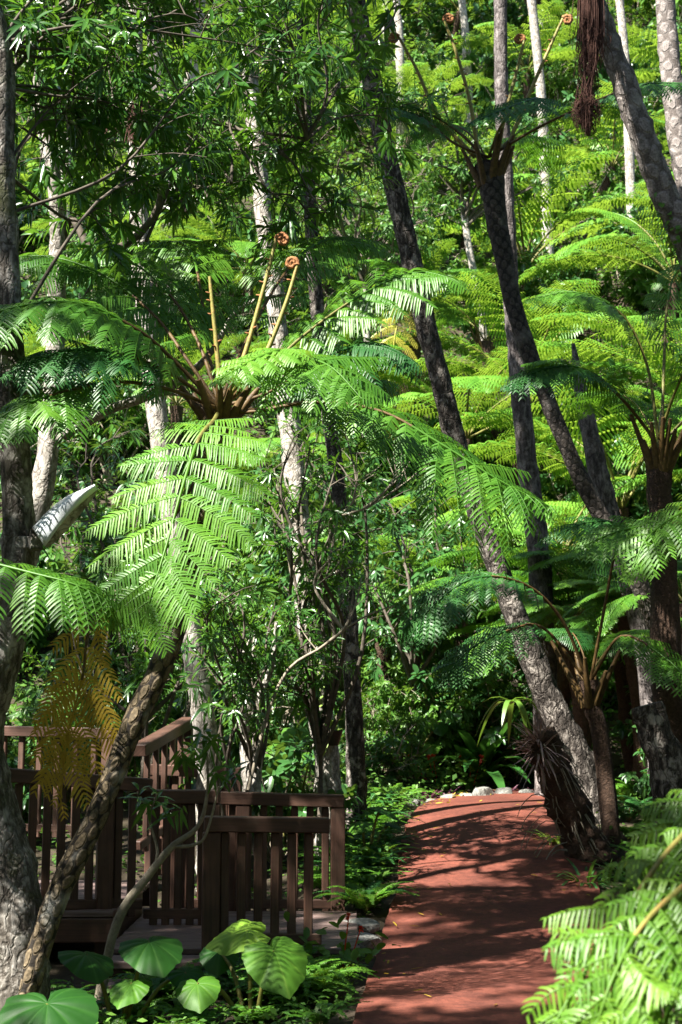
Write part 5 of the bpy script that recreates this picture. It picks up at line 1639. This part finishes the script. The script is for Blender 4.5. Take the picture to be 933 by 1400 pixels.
# ferns along the left path edge, near to far
n_f = 0
for k in range(95):
    y = g.uniform(8.6, 16.2)
    xc = np.interp(y, PATH_C[:, 1], PATH_C[:, 0])
    x = xc - HALF - g.uniform(0.18, 0.55 + 0.035 * (y - 8))
    if 9.6 < y < 11.25:
        continue
    if y > 9.2 and y < 11.9 and x < 0.12 + 0.02 * (y - 9):
        x = 0.15 + g.uniform(0, 0.2)
        if x > xc - HALF - 0.15:
            continue
    o = link('ground_fern', GF[g.choice([0, 1, 2, 3], p=[.3, .25, .3, .15])])
    s = g.uniform(0.5, 0.9)
    o.location = (x, y, gz(x, y)); o.scale = (s,) * 3; o.rotation_euler.z = g.uniform(0, 6)
    tag(o, 'low green fern clump along the left edge of the red path', 'fern', 'fern clumps left of the path')
for k in range(60):
    y = g.uniform(5.2, 17)
    xc = np.interp(y, PATH_C[:, 1], PATH_C[:, 0])
    x = xc + HALF + g.uniform(0.3, 2.6)
    if y < 7 and x < xc + HALF + 0.4:
        continue
    o = link('ground_fern', GF[g.choice([0, 1, 2, 3], p=[.3, .2, .1, .4])])
    s = g.uniform(0.6, 1.2)
    o.location = (x, y, gz(x, y)); o.scale = (s,) * 3; o.rotation_euler.z = g.uniform(0, 6)
    tag(o, 'dark fern clump on the bank right of the red path', 'fern', 'fern clumps right of the path')
for k in range(34):
    px, py = g.uniform(150, 500), g.uniform(1300, 1400)
    D = (CAM_Z + 0.12) * FPX / (py - 984)
    q = P(px, py, D)
    if path_dist(q[0], q[1]) < HALF + 0.15:
        continue
    o = link('ground_fern', GF[g.choice([0, 1, 2])])
    s = g.uniform(0.35, 0.6)
    o.location = (q[0], q[1], gz(q[0], q[1])); o.scale = (s,) * 3; o.rotation_euler.z = g.uniform(0, 6)
    tag(o, 'small fern clump among the taro plants in front of the deck', 'fern', 'fern clumps in front of the deck')

for k in range(26):
    x, y = g.uniform(-3.2, 0.05), g.uniform(8.75, 9.3)
    o = link('ground_fern', GF[g.choice([0, 1, 3])])
    s = g.uniform(0.5, 0.85)
    o.location = (x, y, gz(x, y)); o.scale = (s,) * 3; o.rotation_euler.z = g.uniform(0, 6)
    tag(o, 'dark fern clump against the foot of the deck and railings', 'fern', 'fern clumps at the foot of the deck')

# leafy plants behind the bend and around the dark gap
for k in range(70):
    y = g.uniform(18.2, 24.5); x = g.uniform(-3.5, 4.5)
    if path_dist(x, y) < HALF + 0.45:
        continue
    bush('leafy shrub at the foot of the slope beyond the path bend', x, y, int(g.choice([0, 1, 2, 3], p=[.4, .3, .15, .15])), g.uniform(0.5, 0.9) + 0.10 * max(0, y - 19), g.uniform(0, 6), 'shrubs at the foot of the slope')
for k in range(22):
    y = g.uniform(12.6, 17.5); x = g.uniform(-7, -0.2)
    if x > np.interp(y, PATH_C[:, 1], PATH_C[:, 0]) - HALF - 0.8:
        continue
    if y < 14.2 and x < -1.2:
        y = g.uniform(14.4, 17)
    bush('dark shrub in the shade behind the deck railings', x, y, int(g.choice([1, 2, 3])), g.uniform(0.5, 0.9), g.uniform(0, 6), 'shrubs behind the deck')
for k in range(26):
    y = g.uniform(12, 20); x = g.uniform(3.4, 9)
    if path_dist(x, y) < HALF + 0.6 or abs(x / y - 0.19) < 0.015:
        continue
    bush('dark leafy shrub on the bank right of the path', x, y, int(g.choice([1, 2, 3])), g.uniform(0.5, 0.9), g.uniform(0, 6), 'shrubs on the right bank')
for k in range(190):
    y = 22 + 42 * g.uniform() ** 1.1
    x = g.uniform(-0.30, 0.30) * y
    bush('bright leafy shrub growing on the forested hillside', x, y, int(g.choice([0, 1, 2, 3], p=[.3, .2, .2, .3])), g.uniform(0.8, 1.5) * (1 + (y - 22) / 50), g.uniform(0, 6), 'shrubs on the hillside')
for k in range(16):
    y = g.uniform(50, 74)
    x = (-0.28 + 0.56 * (k + g.uniform()) / 16) * y
    z = gz(x, y)
    h = g.uniform(4, 7)
    b = np.array([x, y, z - 0.3])
    tree('leafy tree high on the forested hillside', [b, b + np.array([g.uniform(-.4, .4), 0, h * 0.5]), b + np.array([g.uniform(-.8, .8), 0, h])], [0.25, 0.2, 0.12], 'bark_pale', CAN[k % 3], g.uniform(1.1, 1.5), 'trees high on the hillside', seed=500 + k, n=8, ratio=2)

# trees around the viewpoint whose crowns shade the walk (trunks stand outside the frame)
for k, (x, y, h, s, c) in enumerate([(-5.3, 1.9, 8.8, 0.8, 0), (-6.3, 0.2, 9.4, 0.85, 1), (-7.7, 5.0, 9.2, 0.66, 2), (-9.2, 6.4, 9.8, 0.9, 0), (4.4, 3.2, 9.6, 0.8, 1), (-10.6, 10.2, 11.5, 1.1, 1), (-1.6, -3.6, 10.5, 0.95, 2), (6.5, 9.5, 10.0, 0.9, 2), (-8.6, 4.4, 11.8, 0.75, 1), (-7.0, 0.2, 11.8, 0.8, 2), (3.2, 0.6, 13.0, 1.0, 0)]):
    b = np.array([x, y, gz(x, y) - 0.2])
    tree(['broad shade tree standing left of the deck', 'shade tree behind the viewpoint at left', 'tall shade tree beyond the left end of the deck', 'far left shade tree', 'shade tree right of the near path', 'tall tree behind the left railings', 'shade tree behind the viewpoint', 'shade tree on the right bank', 'slim tall shade tree beyond the deck at left', 'tall shade tree left of the viewpoint', 'tall shade tree right of the viewpoint'][k],
         [b, b + np.array([0.2, 0.1, h * 0.5]), b + np.array([0.3, 0, h])], [0.24, 0.18, 0.12], 'bark_grey', CAN[c], s, seed=600 + k, n=10, ratio=3)


# the forest goes on beside and behind the viewpoint
for k, a in enumerate(range(58, 290, 19)):
    a_ = math.radians(a)
    x, y = 13.0 * math.sin(a_), 6 + 13.0 * math.cos(a_)
    b = np.array([x, y, gz(x, y) - 0.2])
    root = tree('dense leafy tree of the forest beside and behind the viewpoint', [b, b + UP * 3 + np.array([0.2, 0, 0]), b + UP * 6.2], [0.3, 0.22, 0.14], 'bark_grey', CAN[k % 3], 1.75, 'forest trees around the viewpoint', seed=700 + k, n=10, ratio=3)
    for h, q in ((0.2, 1), (3.2, 2)):
        o = link('crown', CAN[(k + q) % 3][0], root)
        o.location = (0, 0, h)
        o.scale = (1.7, 1.7, 1.4)
        o.rotation_euler.z = k * 2.1 + q


# ------------------------------------------------------------------ ground cover (uncountable)
def cover():
    g = np.random.default_rng(909)
    P_, D_, U_, L_, W_ = [], [], [], [], []

    def scatter(n, fx, fy, size, lift, keep=None):
        x, y = fx(n), fy(n)
        if callable(x):
            pass
        x = x(y) if callable(x) else x
        z, d = ground(x, y)
        ok = d > HALF + 0.06
        if keep is not None:
            ok &= keep(x, y)
        x, y, z = x[ok], y[ok], z[ok]
        m = len(x)
        P_.append(np.stack([x, y, z + g.uniform(0, 1, m) ** 1.5 * lift(y)], 1))
        d = g.normal(size=(m, 3)); d[:, 2] = np.abs(d[:, 2]) * 0.6
        D_.append(d)
        U_.append(UP + g.normal(size=(m, 3)) * 0.45 + np.array([0, -0.35, 0]))
        s = size(y) * g.uniform(0.5, 1.2, m)
        L_.append(s); W_.append(s * g.uniform(0.35, 0.6, m))
    # near strips
    scatter(5200, lambda n: g.uniform(-2.2, 0.9, n), lambda n: g.uniform(6.8, 10.2, n), lambda y: 0.055, lambda y: 0.14, lambda x, y: (y < 9.3) | ((x > 0.1) & (y < 9.8)))
    scatter(5000, lambda n: g.uniform(-0.1, 1.2, n), lambda n: g.uniform(9, 18, n), lambda y: 0.06, lambda y: 0.16, lambda x, y: (y < 9.8) | (y > 11.3) | (x < -0.15))
    scatter(14000, lambda n: g.uniform(0.8, 9, n), lambda n: g.uniform(3.5, 19, n), lambda y: 0.07, lambda y: 0.25)
    scatter(9000, lambda n: g.uniform(-9, 0.5, n), lambda n: g.uniform(11.9, 20, n), lambda y: 0.09, lambda y: 0.35, lambda x, y: (y > 12.5) | (x > -1.5))
    # slope
    scatter(150000, lambda n: (lambda y: y * g.uniform(-0.30, 0.30, n)), lambda n: 18 + 54 * g.uniform(0, 1, n) ** 1.1, lambda y: 0.11 + 0.005 * (y - 18), lambda y: 0.45 + 0.012 * (y - 18))
    mb = MB()
    p = np.vstack(P_)
    leaves(mb, p, np.vstack(D_), np.vstack(U_), np.concatenate(L_), np.concatenate(W_), 'diamond', 0.25, 0.0)
    o = mb.build('ground_cover', [M['cover']])
    tag(o, 'mixed small leafy undergrowth covering the soil and hillside', 'undergrowth', kind='stuff')


cover()
g = np.random.default_rng(31)
mb = MB()
pp = []
for k in range(300):
    t = g.integers(60, 235)
    n_ = np.array([-(PATH_C[t + 1] - PATH_C[t])[1], (PATH_C[t + 1] - PATH_C[t])[0]])
    n_ = n_ / np.linalg.norm(n_)
    o_ = np.sign(g.normal()) * (1 - min(1.6, abs(g.normal()) * 0.3)) * (HALF - 0.03)
    pp.append([*(PATH_C[t] + n_ * o_), PATH_Z[t] + 0.024])
n = len(pp)
d = g.normal(size=(n, 3)); d[:, 2] = 0.08
leaves(mb, pp, d, UP + g.normal(size=(n, 3)) * 0.25, g.uniform(0.03, 0.09, n), g.uniform(0.012, 0.028, n), 'oval', -0.1, 0.3)
tag(mb.build('leaf_litter', [M['dead']]), 'small fallen brown leaves along the edges of the red path', 'litter', kind='stuff')

# ------------------------------------------------------------------ camera, light, world
cam = bpy.data.cameras.new('camera')
co = bpy.data.objects.new('camera', cam)
COL.objects.link(co)
co.location = (0, 0, CAM_Z)
co.rotation_euler = (math.radians(90) + PITCH, 0, 0)
cam.sensor_fit = 'VERTICAL'
cam.sensor_height = 36
cam.lens = 36 * FPX / SY
cam.clip_end = 2000
cam.dof.use_dof = True
cam.dof.focus_distance = 9.0
cam.dof.aperture_fstop = 5.6
scene.camera = co

SUN = unit(np.array([-0.50, -0.40, 0.78]))
sun = bpy.data.lights.new('sun', 'SUN')
sun.energy = 5.0
sun.angle = math.radians(0.53)
sun.color = (1.0, 0.95, 0.86)
so = bpy.data.objects.new('sun', sun)
COL.objects.link(so)
so.rotation_euler = Vector(SUN).to_track_quat('Z', 'Y').to_euler()
so.location = (-10, -8, 20)

w = bpy.data.worlds.new('World')
scene.world = w
w.use_nodes = True
nt = w.node_tree
bg = nt.nodes['Background']
sky = nt.nodes.new('ShaderNodeTexSky')
sky.sky_type = 'NISHITA'
sky.sun_disc = False
sky.sun_elevation = math.asin(SUN[2])
sky.sun_rotation = math.atan2(SUN[0], SUN[1])
nt.links.new(sky.outputs[0], bg.inputs[0])
bg.inputs[1].default_value = 0.05

scene.view_settings.view_transform = 'Standard'
scene.view_settings.look = 'None'
scene.view_settings.gamma = 1
scene.view_settings.exposure = 2.25
cy = scene.cycles
cy.max_bounces = 6
cy.diffuse_bounces = 2
cy.glossy_bounces = 2
cy.transmission_bounces = 3
cy.transparent_max_bounces = 4
cy.use_denoising = True
cy.sample_clamp_indirect = 6
